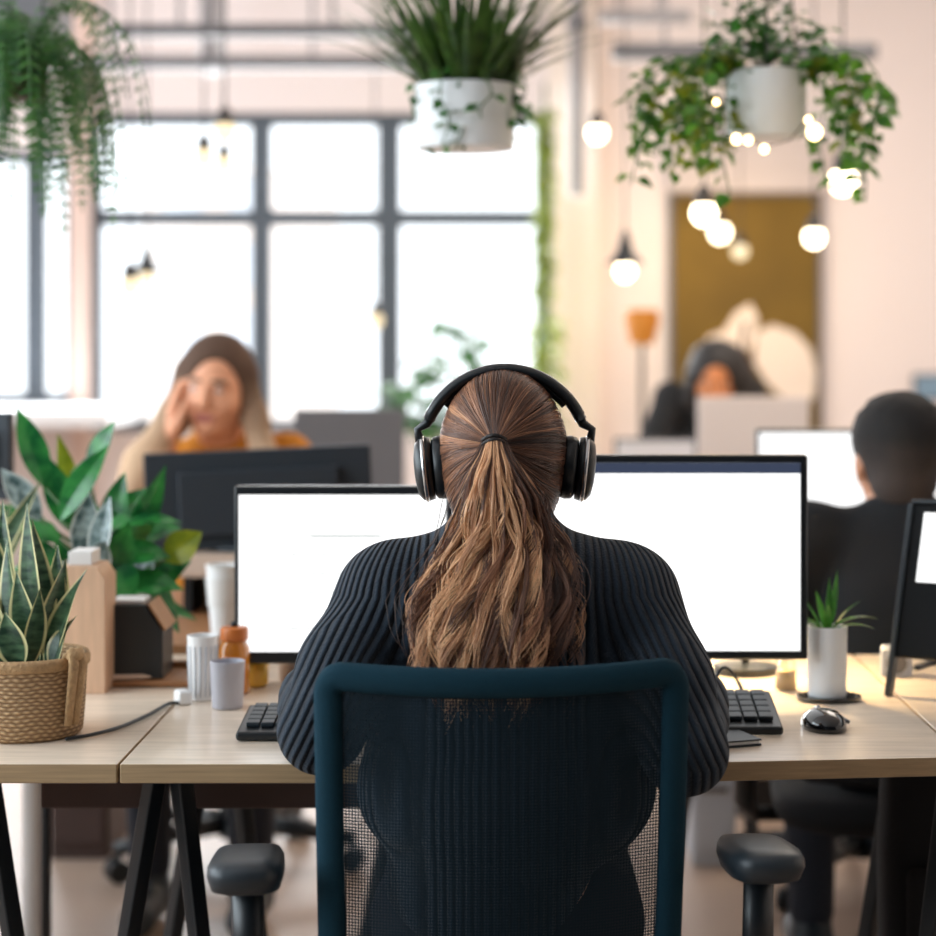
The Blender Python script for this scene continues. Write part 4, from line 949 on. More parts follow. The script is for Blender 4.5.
ll = bpy.data.lights.new('added_lamp_light', 'SPOT'); ll.energy = 12; ll.color = (1.0, 0.70, 0.34); ll.spot_size = 2.6; ll.spot_blend = 0.6; ll.shadow_soft_size = 0.03
lo_ = bpy.data.objects.new('added_lamp_light', ll); COL.objects.link(lo_); lo_.parent = lm; lo_.location = (0, -0.01, 0.215)
# tray, black planter box, wooden holder
q = D(135, 688, 0); ty = q.y+0.066
bd = thing('wooden_tray', 'flat brown wooden tray under the black organizer box', 'tray', (q.x+0.005, ty, DZ))
MB().box(-0.080, 0.080, -0.065, 0.065, 0.0005, 0.010).build('board', M['wood_d'], bd, bevel=0.003)
MB().box(-0.080, 0.080, 0.055, 0.065, 0.0101, 0.020).box(-0.080, -0.072, -0.065, 0.0545, 0.0101, 0.020).build('rim', M['wood_d'], bd, bevel=0.002)
ob = thing('desk_organizer', 'black organizer box with a slanted wooden side on the wooden tray', 'box', (q.x-0.006, ty-0.005, DZ+0.0103))
prof = [(-0.044, 0.0), (0.044, 0.0), (0.044, 0.070), (0.018, 0.110), (-0.044, 0.110)]
def yprism(pts, y0, y1):
    n = len(pts); b = MB(); b.add([(x, y0, z) for x, z in pts]+[(x, y1, z) for x, z in pts], [tuple(range(n)), tuple(range(n, 2*n))[::-1]]+[(i, n+i, n+(i+1) % n, (i+1) % n) for i in range(n)]); return b
yprism(prof, -0.045, 0.045).build('box_body', M['blackm'], ob, bevel=0.002)
T = Matrix.Translation((0.0315, 0, 0.0912)) @ Matrix.Rotation(math.atan2(0.040, -0.026), 4, 'Y')
yprism([(0.0465, 0.072), (0.0205, 0.112), (0.023, 0.1135), (0.049, 0.0735)], -0.045, 0.045).build('slanted_side', M['wood_d'], ob)
MB().box(-0.036, 0.012, -0.030, 0.030, 0.1102, 0.115).build('paper_stack', M['paper'], ob)
pen = thing('pencil', 'thick tan pencil lying in front of the black organizer box', 'pencil', (q.x-0.008, ty-0.056, DZ+0.0145), 0.08)
MB().tube([(-0.030, 0, 0), (0.018, 0, 0), (0.030, 0, 0)], [0.0042, 0.0042, 0.001], 8).build('shaft', M['tan'], pen)
MB().tube([(-0.034, 0, 0), (-0.0302, 0, 0)], 0.0044, 8).build('ferrule', M['orange'], pen)
er = thing('eraser', 'white eraser at the left end of the wooden tray', 'eraser', (q.x-0.055, ty-0.052, DZ+0.0103), -0.1)
MB().box(-0.015, 0.015, -0.008, 0.008, 0.0, 0.010).build('eraser_body', M['white'], er, bevel=0.003)
q = P(86, 700, 2.84)
wh = thing('magazine_holder', 'tall pale wooden magazine holder behind the jute basket', 'box', (q.x, 2.86, DZ))
b = yprism([(-0.036, 0), (0.028, 0), (0.028, 0.168), (0.016, 0.186), (-0.036, 0.186)], -0.02, 0.06); b.build('holder_body', M['wood'], wh, bevel=0.002)
MB().box(-0.028, 0.006, -0.010, 0.050, 0.1862, 0.206).build('magazines', M['paper'], wh, bevel=0.001)
# ---- snake plant in a jute basket
bk = P(26, 655, 2.56); SP = thing('snake_plant', 'variegated snake plant in a woven jute basket at the left edge of the desk', 'plant', (bk.x, 2.555, DZ))
hb = 0.104
MB().lathe([(0.070, 0.0005), (0.0745, 0.006), (0.0775, 0.04), (0.0805, hb-0.012), (0.0815, hb), (0.078, hb+0.001), (0.0745, hb-0.012), (0.070, hb-0.02), (0.002, hb-0.02)], seg=64).build('basket', M['jute'], SP, smooth=True)
MB().lathe([(0.0795, hb-0.014), (0.0835, hb-0.012), (0.0842, hb-0.003), (0.0815, hb+0.003), (0.0785, hb-0.002)], seg=64, cap=False).build('basket_rim', mat('jute_binding', S(190, 154, 112), 0.9, bump=0.8, bscale=220, noise=0.2, nscale=120), SP, smooth=True)
MB().lathe([(0.069, hb-0.019), (0.069, hb-0.014), (0.001, hb-0.012)], seg=32).build('soil', M['soil'], SP)
b = MB(); g = -0.55
for k in range(2):
    a_ = g+0.16*k-0.08
    b.tube([(0.079*math.cos(a_), 0.079*math.sin(a_), hb+0.003), (0.090*math.cos(a_), 0.090*math.sin(a_), hb+0.012), (0.095*math.cos(a_), 0.095*math.sin(a_), hb-0.004), (0.0885*math.cos(a_), 0.0885*math.sin(a_), hb-0.05), (0.0835*math.cos(a_), 0.0835*math.sin(a_), 0.02)], [0.006, 0.007, 0.008, 0.007, 0.006], 8, flat=0.6)
b.ell((0.088*math.cos(g), 0.088*math.sin(g), hb+0.006), (0.012, 0.012, 0.009)); b.build('handle', bpy.data.materials['jute_binding'], SP, smooth=True)
z_ = hb-0.016
for i, (px, tx, ty_, W_, y_, bnd, tw, face) in enumerate((
        (38, 24, 503, 0.030, -0.005, 0.10, 0.3, -0.2), (48, 36, 520, 0.032, 0.015, 0.15, -0.4, 0.4), (46, 78, 566, 0.037, -0.01, 0.25, 0.5, -0.5), (40, 68, 560, 0.034, 0.02, 0.2, -0.5, 0.3),
        (20, 0, 540, 0.032, 0.0, 0.2, 0.4, -0.3), (14, -14, 515, 0.034, 0.02, 0.2, -0.3, 0.2), (20, 6, 612, 0.036, -0.035, 0.1, 0.2, 0.0), (52, 66, 612, 0.036, -0.025, 0.45, 0.5, -0.7),
        (30, 20, 570, 0.030, -0.02, 0.1, 0.6, 0.5), (55, 62, 545, 0.028, 0.03, 0.2, 0.5, 0.4), (5, -30, 560, 0.034, 0.0, 0.35, 0.3, 0.3), (28, 44, 590, 0.026, -0.03, 0.2, -0.3, 0.5), (8, 2, 500, 0.030, 0.035, 0.15, 0.3, 0.1))):
    base = P(px, 655, 2.555+y_); tip = P(tx, ty_, 2.555+y_); v0 = Vector((base.x-bk.x, y_, z_)); v1 = Vector((tip.x-bk.x, y_-0.01, tip.z-DZ))
    d = v1-v0; L = d.length
    q = MB(); q.leaf(v0, d, (face, -1, 0.1), L, W_*1.2, bnd*1.3, 0.30, n=14, cols=(-1, -0.82, -0.7, -0.35, 0, 0.35, 0.7, 0.82, 1), shape=0.95, twist=tw*1.6)
    q.build('leaf', M['leaf_snake'], SP, smooth=True, edge=True)

# ---- big leafy plant behind
LP = P(110, 640, 3.02); PL = thing('leafy_plant', 'large glossy green leafy plant behind the black organizer box', 'plant', (LP.x, 3.10, DZ))
MB().lathe([(0.045, 0.0005), (0.050, 0.004), (0.058, 0.085), (0.058, 0.09), (0.053, 0.09), (0.052, 0.075), (0.002, 0.075)], seg=36).build('pot', M['black'], PL)
MB().lathe([(0.0515, 0.0755), (0.0515, 0.080), (0.001, 0.082)], seg=24).build('soil', M['soil'], PL)
def lp(px, py, y): v = P(px, py, 3.10+y); return Vector((v.x-LP.x, y, v.z-DZ))
for i, (bx_, by_, tx, ty_, W_, y_, m_, bnd, fx, fy, fz) in enumerate((
        (46, 488, 22, 412, 0.040, 0.02, 'leaf_gloss', 0.3, 0.5, -1, 0.2), (88, 475, 108, 424, 0.034, 0.05, 'leaf_gloss', 0.2, -0.8, -1, 0.1), (60, 520, 96, 448, 0.040, 0.0, 'leaf_gloss', 0.4, -0.3, -1, 0.3),
        (40, 520, 6, 470, 0.040, -0.02, 'leaf_silver', 0.4, 0.3, -1, 0.5), (100, 530, 168, 500, 0.046, -0.03, 'leaf_gloss', 0.7, -0.2, -0.6, 1), (120, 560, 166, 476, 0.044, 0.0, 'leaf_gloss', 0.2, 0.8, -1, 0.1),
        (112, 560, 160, 540, 0.05, -0.05, 'leaf_gloss', 0.8, 0, -0.7, 1), (118, 570, 188, 614, 0.062, -0.04, 'leaf_gloss', 0.7, 0.3, -0.7, 0.8), (60, 540, 20, 520, 0.046, -0.03, 'leaf_gloss', 0.6, 0, -0.7, 1),
        (80, 560, 90, 500, 0.040, -0.07, 'leaf_silver', 0.3, 0.4, -1, 0.2), (85, 575, 48, 566, 0.040, -0.08, 'leaf_silver', 0.6, 0.0, -0.6, 1), (95, 570, 104, 502, 0.036, -0.08, 'leaf_silver', 0.2, -0.5, -1, 0.2),
        (165, 560, 196, 534, 0.046, -0.02, 'leaf_yellow', 0.4, 0.2, -1, 0.4), (120, 585, 176, 576, 0.050, -0.06, 'leaf_gloss', 0.6, 0, -0.8, 1), (105, 590, 130, 530, 0.046, -0.07, 'leaf_gloss', 0.3, 0.6, -1, 0.2),
        (70, 530, 50, 460, 0.042, 0.04, 'leaf_gloss', 0.3, 0.4, -1, 0.2), (90, 540, 140, 486, 0.048, 0.03, 'leaf_gloss', 0.4, -0.4, -1, 0.4), (50, 540, 4, 500, 0.044, 0.05, 'leaf_gloss', 0.5, 0.3, -0.8, 0.8),
        (90, 600, 60, 540, 0.042, 0.0, 'leaf_gloss', 0.4, 0.5, -1, 0.2), (130, 600, 150, 548, 0.044, 0.0, 'leaf_silver', 0.3, -0.6, -1, 0.2), (76, 520, 62, 440, 0.030, 0.06, 'leaf_yellow', 0.2, 0.6, -1, 0.1),
        (100, 600, 190, 590, 0.045, 0.04, 'leaf_gloss', 0.7, 0.1, -0.5, 1), (60, 560, 24, 545, 0.04, -0.05, 'leaf_gloss', 0.6, 0, -0.7, 1), (80, 520, 112, 520, 0.040, 0.0, 'leaf_gloss', 0.5, 0, -0.7, 1),
        (130, 540, 172, 520, 0.05, 0.03, 'leaf_gloss', 0.6, 0.2, -0.8, 0.8), (110, 545, 118, 478, 0.045, 0.03, 'leaf_gloss', 0.3, -0.3, -1, 0.2), (90, 560, 150, 520, 0.05, 0.05, 'leaf_gloss', 0.5, 0, -0.8, 0.8), (125, 600, 180, 560, 0.055, 0.02, 'leaf_gloss', 0.5, 0.3, -0.9, 0.6), (70, 560, 10, 560, 0.05, 0.02, 'leaf_gloss', 0.6, -0.2, -0.8, 0.8), (100, 540, 70, 490, 0.045, 0.02, 'leaf_gloss', 0.3, 0.3, -1, 0.3), (110, 570, 135, 590, 0.05, -0.08, 'leaf_gloss', 0.5, 0, -0.9, 0.7), (90, 570, 104, 545, 0.04, -0.09, 'leaf_silver', 0.3, 0.5, -1, 0.3), (74, 500, 84, 462, 0.03, 0.04, 'leaf_silver', 0.3, 0.2, -1, 0.3))):
    v0, v1 = lp(bx_, by_, y_), lp(tx, ty_, y_-0.015); d = v1-v0; base = Vector((random.uniform(-0.02, 0.02), random.uniform(-0.02, 0.02), 0.08))
    mid = base.lerp(v0, 0.6)+Vector((0, 0, 0.02))
    q = MB(); q.leaf(v0, d, (fx, fy, fz), d.length*1.08, W_*1.15, bnd, 0.22, n=10, cols=(-1, -0.6, -0.2, 0, 0.2, 0.6, 1), shape=0.9, twist=random.uniform(-0.3, 0.3))
    lf = q.build('leaf', M[m_], PL, smooth=True, edge=True)
    MB().tube([base, mid, v0], [0.004, 0.0035, 0.0025], 6).build('stalk', M['stem'], lf, smooth=True)
# a second variegated plant peeking in at the left edge
q = P(-50, 560, 2.95); P2 = thing('variegated_plant', 'pale variegated plant peeking in at the left edge behind the snake plant', 'plant', (q.x, 2.95, DZ))
MB().lathe([(0.04, 0.0005), (0.05, 0.09), (0.046, 0.09), (0.044, 0.08), (0.002, 0.08)], seg=28).build('pot', M['whitepot'], P2)
for i in range(12):
    a_ = random.uniform(0, 2*PI); tl = random.uniform(0.15, 0.6); L = random.uniform(0.18, 0.27)
    q = MB(); q.leaf((0.015*math.cos(a_), 0.015*math.sin(a_), 0.078), (math.cos(a_)*math.sin(tl), math.sin(a_)*math.sin(tl), math.cos(tl)), (0, -1, 0.2), L, 0.03, 0.3, 0.3, n=9, cols=(-1, -0.8, -0.4, 0, 0.4, 0.8, 1))
    q.build('leaf', M['leaf_snake'], P2, smooth=True, edge=True)

# ================================================================== HANGING PLANTERS
def hanging(label, px, pyr, pyb, halfpx, Y, potm):
    c = P(px, pyb, Y); rim = P(px, pyr, Y).z; R_ = halfpx*Y/FPX; H_ = rim-c.z
    r = thing('hanging_planter', label, 'hanging plant', (c.x, Y, c.z))
    MB().lathe([(R_*0.93, 0), (R_*0.96, 0.004), (R_, H_-0.004), (R_, H_), (R_*0.94, H_), (R_*0.93, H_-0.02), (0.002, H_-0.02)], seg=48).build('pot', potm, r, smooth=False, bevel=0.001)
    MB().lathe([(R_*0.925, H_-0.0195), (R_*0.925, H_-0.008), (0.001, H_-0.004)], seg=28).build('soil', M['soil'], r)
    b = MB()
    for k in range(3):
        g = 2*PI*k/3+0.4; b.tube([(R_*0.97*math.cos(g), R_*0.97*math.sin(g), H_-0.003), (0, 0, H_+0.55), ], 0.0018, 5)
    b.tube([(0, 0, H_+0.55), (0, 0, 3.3-c.z)], 0.002, 5); b.build('hanging_cords', M['wire'], r)
    return r, R_, H_
def vine_leaf(b, p, d, up, s):      # small heart-shaped leaf
    b.leaf(p, d, up, s, s*0.85, random.uniform(0.2, 0.9), 0.2, n=5, cols=(-1, -0.5, 0, 0.5, 1), shape=0.62)
def vines(r, n, R_, H_, drop, spread, leafs, m, name='trailing_vine', angs=None, per=14):
    for i in range(n):
        a_ = angs[i] if angs else random.uniform(0, 2*PI); dr = random.uniform(*drop); ou = random.uniform(*spread)
        pts = []; p0 = Vector((R_*0.8*math.cos(a_), R_*0.8*math.sin(a_), H_)); sw = random.uniform(-0.5, 0.5)
        for k in range(12):
            t = k/11; o = R_*0.8+ou*math.sin(min(1, t*2.2)*PI/2); aa = a_+sw*t*0.5
            pts.append(Vector((o*math.cos(aa)+0.008*math.sin(9*t+i), o*math.sin(aa)+0.008*math.cos(8*t+i), H_+0.03*math.sin(PI*min(1, t*2.5))-dr*max(0, t-0.15)**1.3)))
        b = MB(); b.tube(pts, 0.0016, 5); vo = b.build(name, M['stem'], r, smooth=True); b = MB()
        for k in range(per):
            t = (k+random.random())/per*10.9; q = int(t); p = pts[q].lerp(pts[q+1], t-q); g = random.uniform(0, 2*PI)
            d = Vector((math.cos(g), math.sin(g), random.uniform(-0.9, 0.2))); up = Vector((random.gauss(0, 0.5), -0.6, 1))
            b.tube([p, p+d.normalized()*0.012], 0.0009, 4); vine_leaf(b, p+d.normalized()*0.011, d, up, random.uniform(*leafs))
        b.build('vine_leaves', m, vo, smooth=True, edge=True)
# centre: grassy blades over a white pot
r, R_, H_ = hanging('hanging white pot of tall grassy blades in the middle of the top edge', 465, 86, 150, 51, 3.55, M['whitepot'])
b = MB()
for i in range(330):
    a_ = random.uniform(0, 2*PI); rr = R_*0.85*math.sqrt(random.random()); tl = abs(random.gauss(0.0, 0.34))+0.04+0.3*(rr/R_)
    if tl > 1.0: tl = random.uniform(0.1, 0.8)
    d = Vector((math.cos(a_)*math.sin(tl), math.sin(a_)*math.sin(tl), math.cos(tl)))
    b.leaf((rr*math.cos(a_), rr*math.sin(a_), H_-0.012), d, (-math.cos(a_)*math.cos(tl), -math.sin(a_)*math.cos(tl), math.sin(tl)), random.uniform(0.12, 0.30), random.uniform(0.007, 0.012), random.uniform(0.1, 0.7), 0.3, n=7, cols=(-1, 0, 1), shape=0.7)
for tx, ty_ in ((382, -4), (376, 14), (560, 50), (552, 30), (415, -40), (540, -20)):
    v1 = P(tx, ty_, 3.5); v0 = Vector((random.uniform(-0.02, 0.02), 0, H_)); d = v1-Vector(r.location)-v0
    b.leaf(v0, d+Vector((0, 0, 0.10)), (-d.x, -0.2, abs(d.x)), d.length*1.1, 0.013, 0.7, 0.3, n=9, cols=(-1, 0, 1), shape=0.7)
b.build('grass_blades', M['leaf_grass'], r, smooth=True, edge=True)
vines(r, 8, R_, H_, (0.05, 0.17), (0.012, 0.04), (0.016, 0.026), M['leaf'], angs=[-2.9, -1.9, -1.5, -1.1, -0.35, -0.1, 0.3, -0.25], per=9)
# right: trailing ivy
r, R_, H_ = hanging('hanging white pot overflowing with trailing ivy near the right', 766, 72, 138, 41, 3.55, M['whitepot'])
angs = [2.6, 2.9, 3.2, 3.5, 3.8, -2.2, -0.5, -0.2, 0.1, 0.4, -0.75, 0.8, 2.2, 3.0, 3.3, 0.0, -0.3, -2.5]
vines(r, len(angs), R_, H_, (0.12, 0.30), (0.05, 0.20), (0.020, 0.036), M['leaf_ivy_lit'], angs=angs, per=20)
vines(r, 10, R_, H_, (0.12, 0.28), (0.04, 0.15), (0.020, 0.036), M['leaf_yellow'], angs=[2.9, 3.3, 3.6, -0.35, 0.2, 3.0, -2.4, 3.1, 2.7, 3.8], per=18)
b = MB()
for i in range(300):
    a_ = random.uniform(0, 2*PI); rr = random.uniform(0, R_*1.7); h_ = H_+random.uniform(-0.01, 0.16)*(1-0.45*rr/R_/1.7)
    g = random.uniform(0, 2*PI); vine_leaf(b, Vector((rr*math.cos(a_), rr*math.sin(a_)*0.8, h_)), Vector((math.cos(g), math.sin(g), random.uniform(-0.3, 0.8))), Vector((random.gauss(0, 0.4), -0.5, 1)), random.uniform(0.018, 0.032))
b.build('ivy_crown', M['leaf'], r, smooth=True, edge=True)
b = MB()
for i in range(26):
    a_ = random.uniform(0, 2*PI); tl = random.uniform(0.2, 1.2); d = Vector((math.cos(a_)*math.sin(tl), math.sin(a_)*math.sin(tl), math.cos(tl)))
    b.leaf((0, 0, H_), d, (-math.cos(a_), -math.sin(a_), 0.6), random.uniform(0.14, 0.22), 0.008, 0.9, 0.3, n=7, cols=(-1, 0, 1), shape=0.7)
b.build('grass_blades', M['leaf_grass'], r, smooth=True, edge=True)
# left: fern
r, R_, H_ = hanging('bushy green fern hanging at the top left corner', 20, 62, 100, 28, 3.45, M['darkwood'])
for i in range(100):
    a_ = 2*PI*i/100*7+random.uniform(-0.2, 0.2); L = random.uniform(0.17, 0.36); tl = random.uniform(0.05, 0.75); pts = [Vector((R_*0.4*math.cos(a_), R_*0.4*math.sin(a_), H_-0.01))]
    d = Vector((math.cos(a_)*math.sin(tl), math.sin(a_)*math.sin(tl), math.cos(tl))); b = MB(); n_ = 18
    for k in range(n_):
        d = (d+Vector((0, 0, -0.30-0.08*random.random()))).normalized(); pts.append(pts[-1]+d*L/n_*1.25)
    for k in range(2, n_):
        t = k/n_; dd = (pts[k+1]-pts[k-1]).normalized(); sd = dd.cross(Vector((0, 0, 1))); sd = sd.normalized() if sd.length > 0.05 else Vector((1, 0, 0))
        for s_ in (-1, 1): b.leaf(pts[k], sd*s_+dd*0.5+Vector((0, 0, -0.15)), sd.cross(dd), 0.024*math.sin(PI*(0.12+0.85*t))+0.005, 0.006, 0.5, 0.1, n=3, cols=(-1, 0, 1), shape=0.8)
    b.tube(pts, 0.0013, 4); b.build('frond', M['leaf_fern'], r, smooth=True, edge=True)
# ================================================================== LAMPS
def pendant(px, py, Y, R_, label, shade=False, m='bulb', glow=0, name='pendant_bulb'):
    R_ *= 0.86; c = P(px, py, Y); r = thing('pendant_lamp' if shade else name, label, 'lamp', c)
    MB().ell((0, 0, 0), (R_, R_, R_*1.05), 20, 14).build('bulb', M[m], r, smooth=True)
    MB().lathe([(R_*0.78, R_*0.66), (R_*0.70, R_*1.5), (R_*0.4, R_*2.1), (0.006, R_*2.3)], seg=16).build('socket', M['wire'], r)
    MB().tube([(0, 0, R_*2.28), (0, 0, 3.3-c.z)], 0.003, 5).build('cord', M['wire'], r)
    if shade:
        MB().lathe([(0.062, R_*0.75), (0.058, R_*0.95), (0.030, R_*1.9), (0.017, R_*3.3), (0.010, R_*4.2), (0.004, R_*4.4)], seg=24, cap=False).build('lamp_shade', M['blackm'], r, smooth=True)
    if glow:
        l = bpy.data.lights.new('bulb_light', 'POINT'); l.energy = glow; l.color = (1.0, 0.72, 0.42); l.shadow_soft_size = 0.12
        o = bpy.data.objects.new('bulb_light', l); COL.objects.link(o); o.parent = r; o.location = (0, 0, -R_*1.6)
    return r
pendant(625, 271, 6.4, 0.036, 'bulb under a black cone shade left of the gold artwork', True)
pendant(147, 279, 7.2, 0.036, 'small dark cone shade hung in front of the lower left window panes', True, m='bulb_cool')
pendant(130, 286, 6.0, 0.038, 'round bulb just left of the small dark cone shade', m='bulb_cool')
pendant(597, 133, 6.0, 0.034, 'lone round bulb beside the grey vertical pipe')
pendant(225, 131, 5.6, 0.036, 'highest bulb of the cluster of three over the window', m='bulb_cool')
pendant(204, 157, 5.9, 0.036, 'lower left bulb of the cluster of three over the window', m='bulb_cool')
pendant(224, 164, 6.2, 0.034, 'lower right bulb of the cluster of three over the window', m='bulb_cool')
pendant(704, 213, 5.2, 0.038, 'big warm bulb over the top left of the gold artwork', glow=5)
pendant(720, 232, 8.9, 0.050, 'warm bulb half behind the big bulb over the gold artwork', glow=8)
pendant(740, 251, 8.8, 0.042, 'lowest amber bulb in front of the gold artwork', m='bulb_cool', glow=4)
pendant(814, 237, 6.0, 0.036, 'bulb at the right edge of the gold artwork', glow=4)
pendant(843, 181, 5.0, 0.040, 'bright bulb under the right side of the trailing ivy', glow=6)
pendant(375, 320, 8.6, 0.040, 'faint peach bulb in front of the window mullion', m='bulb_cool')
# fairy lights tangled in the ivy planter
c = P(766, 140, 3.35); fl = thing('fairy_lights', 'string of tiny warm lights tangled under the ivy planter', 'lights', c)
pp = [P(x, y, 3.36)-c for x, y in ((716, 100), (711, 128), (736, 137), (748, 138), (764, 147), (790, 140), (808, 118), (814, 130))]
b = MB(); b.tube(pp, 0.0012, 5); b.build('wire', M['wire'], fl)
for k, s_ in ((2, 0.008), (3, 0.007), (4, 0.007), (6, 0.006), (7, 0.013), (0, 0.005)): MB().ell(pp[k]+Vector((0, -0.004, -0.004)), (s_, s_, s_*1.1), 12, 8).build('light', M['fairy'], fl, smooth=True)
# amber shaded floor lamp
c = P(642, 325, 7.6); fl = thing('floor_lamp', 'slim floor lamp with an amber shade beside the gold artwork', 'lamp', (c.x, 7.6, 0))
MB().lathe([(0.12, 0.0), (0.12, 0.02), (0.02, 0.03)], seg=24).build('base', M['blackm'], fl)
MB().tube([(0, 0, 0.03), (0, 0, c.z-0.06)], 0.010, 10).build('pole', M['wire'], fl)
MB().lathe([(0.045, -0.075), (0.072, 0.02), (0.060, 0.06)], (0, 0, c.z), seg=28, cap=False).build('lamp_shade', mat('amber_shade', S(206, 130, 36), 0.6), fl, smooth=True)
MB().ell((0, 0, c.z), (0.025, 0.025, 0.03)).build('bulb', M['bulb_cool'], fl, smooth=True)

# ================================================================== BACK WALL DECOR
a, c = P(673, 196, YB-0.04), P(818, 432, YB-0.04); W_, H_ = c.x-a.x, a.z-c.z
ar = thing('wall_art', 'large gold-brown canvas with pale petal shapes on the back wall', 'picture', ((a.x+c.x)/2, YB-0.022, c.z))
MB().box(-W_/2, W_/2, -0.02, 0.02, 0, H_).build('canvas', M['canvas'], ar, bevel=0.003)
b = MB(); t = 0.018
b.box(-W_/2-t, -W_/2, -0.03, 0.02, -t, H_+t); b.box(W_/2, W_/2+t, -0.03, 0.02, -t, H_+t); b.box(-W_/2, W_/2, -0.03, 0.02, H_, H_+t); b.box(-W_/2, W_/2, -0.03, 0.02, -t, 0); b.build('frame', M['mgrey'], ar)
def blob(pts):
    return [((x-745.5)*YB/FPX, H_-(y-196)*YB/FPX) for x, y in pts]
def yp(pts, y0, y1): return yprism(pts[::-1], y0, y1)
b = yp(blob([(705, 345), (708, 336), (724, 330), (735, 312), (750, 303), (758, 318), (752, 345), (740, 365), (722, 358)]), -0.026, -0.0201)
b2 = yp(blob([(756, 332), (772, 324), (795, 332), (810, 348), (816, 370), (814, 395), (803, 408), (786, 400), (768, 384), (754, 362)]), -0.026, -0.0201)
b.build('petal', M['artwhite'], ar); b2.build('petal', M['artwhite'], ar)
b = MB(); b.tube([Vector((x, -0.023, z)) for x, z in blob([(745, 320), (742, 345), (752, 366), (745, 392)])], 0.012, 6); b.build('petal_stem', M['darkwood'], ar)
a, c = P(914, 374, YB-0.04), P(950, 401, YB-0.04)
bp = thing('framed_print', 'small blue print on the right of the back wall above the man', 'picture', ((a.x+c.x)/2, YB-0.016, c.z))
MB().box(-(c.x-a.x)/2, (c.x-a.x)/2, -0.014, 0.014, 0, a.z-c.z).build('frame', M['mgrey'], bp, bevel=0.002)
MB().box(-(c.x-a.x)/2+0.012, (c.x-a.x)/2-0.012, -0.018, -0.0142, 0.012, a.z-c.z-0.012).build('print', M['blueart'], bp)
# climbing plant by the right side of the window and a leafy bush on the sill side
c = P(545, 360, YB-0.45)
cl = thing('climbing_plant', 'tall climbing plant hanging down the right side of the window', 'plant', (c.x, YB-0.45, 0))
MB().lathe([(0.13, 0.0), (0.16, 0.35), (0.15, 0.35), (0.14, 0.30), (0.002, 0.30)], seg=28).build('pot', M['mgrey'], cl)
MB().tube([(0, 0, 0.3), (0.01, 0.02, 1.2), (0.0, 0.05, 2.45)], [0.014, 0.012, 0.006], 8).build('trunk', M['stem'], cl, smooth=True)
b = MB()
for i in range(620):
    z = random.uniform(0.75, 2.33); g = random.uniform(0, 2*PI); rr = random.uniform(0.0, 0.03)+(0.05 if z < 1.35 else 0)*random.random()
    d = Vector((math.cos(g), math.sin(g), random.uniform(-0.8, 0.4))); vine_leaf(b, Vector((rr*math.cos(g), rr*math.sin(g), z)), d, Vector((0, -0.5, 1)), random.uniform(0.035, 0.06))
b.build('leaves', M['leaf_yellow'], cl, smooth=True, edge=True)
c = P(445, 420, 8.3); bs = thing('potted_bush', 'loose green plant in front of the window left of the headphones', 'plant', (c.x, 8.3, 0))
MB().lathe([(0.15, 0.0), (0.19, 0.45), (0.175, 0.45), (0.16, 0.40), (0.002, 0.40)], seg=28).build('pot', M['tan'], bs)
for k in range(6):
    g = 2*PI*k/6; e = P((455, 430, 472, 415, 400, 440)[k], (335, 372, 360, 425, 400, 415)[k], 8.3)-Vector((c.x, 8.3, 0)); e.y = 0.08*math.sin(g)
    st = MB().tube([(0, 0, 0.4), e*0.5+Vector((0, 0, 0.25)), e], [0.010, 0.008, 0.004], 6).build('branch', M['stem'], bs, smooth=True); b = MB()
    for i in range(26):
        p = e+Vector((random.gauss(0, 0.045), random.gauss(0, 0.045), random.gauss(0, 0.05))); g2 = random.uniform(0, 2*PI)
        vine_leaf(b, p, Vector((math.cos(g2), math.sin(g2), random.uniform(-0.6, 0.5))), Vector((0, -0.6, 1)), random.uniform(0.05, 0.09))
    b.build('branch_leaves', M['leaf'], st, smooth=True, edge=True)
# screens between desks
a, c = P(697, 396, 6.05), P(803, 470, 6.05)
pn = thing('desk_partition', 'pale grey desk partition in front of the dark-haired person far away', 'partition', ((a.x+c.x)/2, 5.97, 0.0))
MB().box(-0.17, 0.17, -0.015, 0.015, 0.30, a.z).build('panel', M['partition'], pn, bevel=0.004)
MB().box(-0.15, -0.12, -0.02, 0.02, 0.0, 0.2995).box(0.12, 0.15, -0.02, 0.02, 0.0, 0.2995).build('feet', M['mgrey'], pn)

# ================================================================== UNDER THE DESKS
def cabinet(label, px0, px1, pyb, Y, top, m, name='pedestal_cabinet'):
    a, c = P(px0, pyb, Y), P(px1, pyb, Y); r = thing(name, label, 'cabinet', ((a.x+c.x)/2, Y+0.2, 0)); h = (c.x-a.x)/2
    MB().box(-h, h, -0.2, 0.2, 0.0, top).build('carcass', m, r, bevel=0.004)
    for k in range(3):
        z0, z1 = 0.04+k*(top-0.06)/3, 0.04+(k+1)*(top-0.06)/3-0.012
        d = MB().box(-h+0.008, h-0.008, -0.214, -0.2005, z0, z1).build('drawer', m, r, bevel=0.002)
        MB().box(-0.03, 0.03, -0.224, -0.2145, z1-0.035, z1-0.022).build('handle', M['silver'], d, bevel=0.002)
cabinet('brown pedestal cabinet seen under the desk at the left', 50, 108, 857, 4.68, 0.50, M['darkwood'])
cabinet('pale grey pedestal seen under the desk right of the mesh chair', 692, 736, 872, 4.62, 0.62, M['lgrey'])
cabinet('black computer tower seen under the desk above the right armrest', 737, 791, 813, 5.10, 0.40, M['black'], 'computer_tower')
# post and white pole under the far-left desk
for px, w_, m_, lab, Y in ((33, 0.020, 'white', 'white post under the desk at the far left', 3.55), (46, 0.010, 'blackm', 'thin black post beside the white one under the left desk', 3.48)):
    c = P(px, 800, Y); r = thing('floor_post', lab, 'post', (c.x, Y, 0)); MB().tube([(0, 0, 0.006), (0, 0, 0.69)], w_, 12).build('post', M[m_], r, smooth=True); MB().lathe([(w_*3, 0), (w_*3, 0.006)], seg=20).build('foot_plate', M[m_], r)
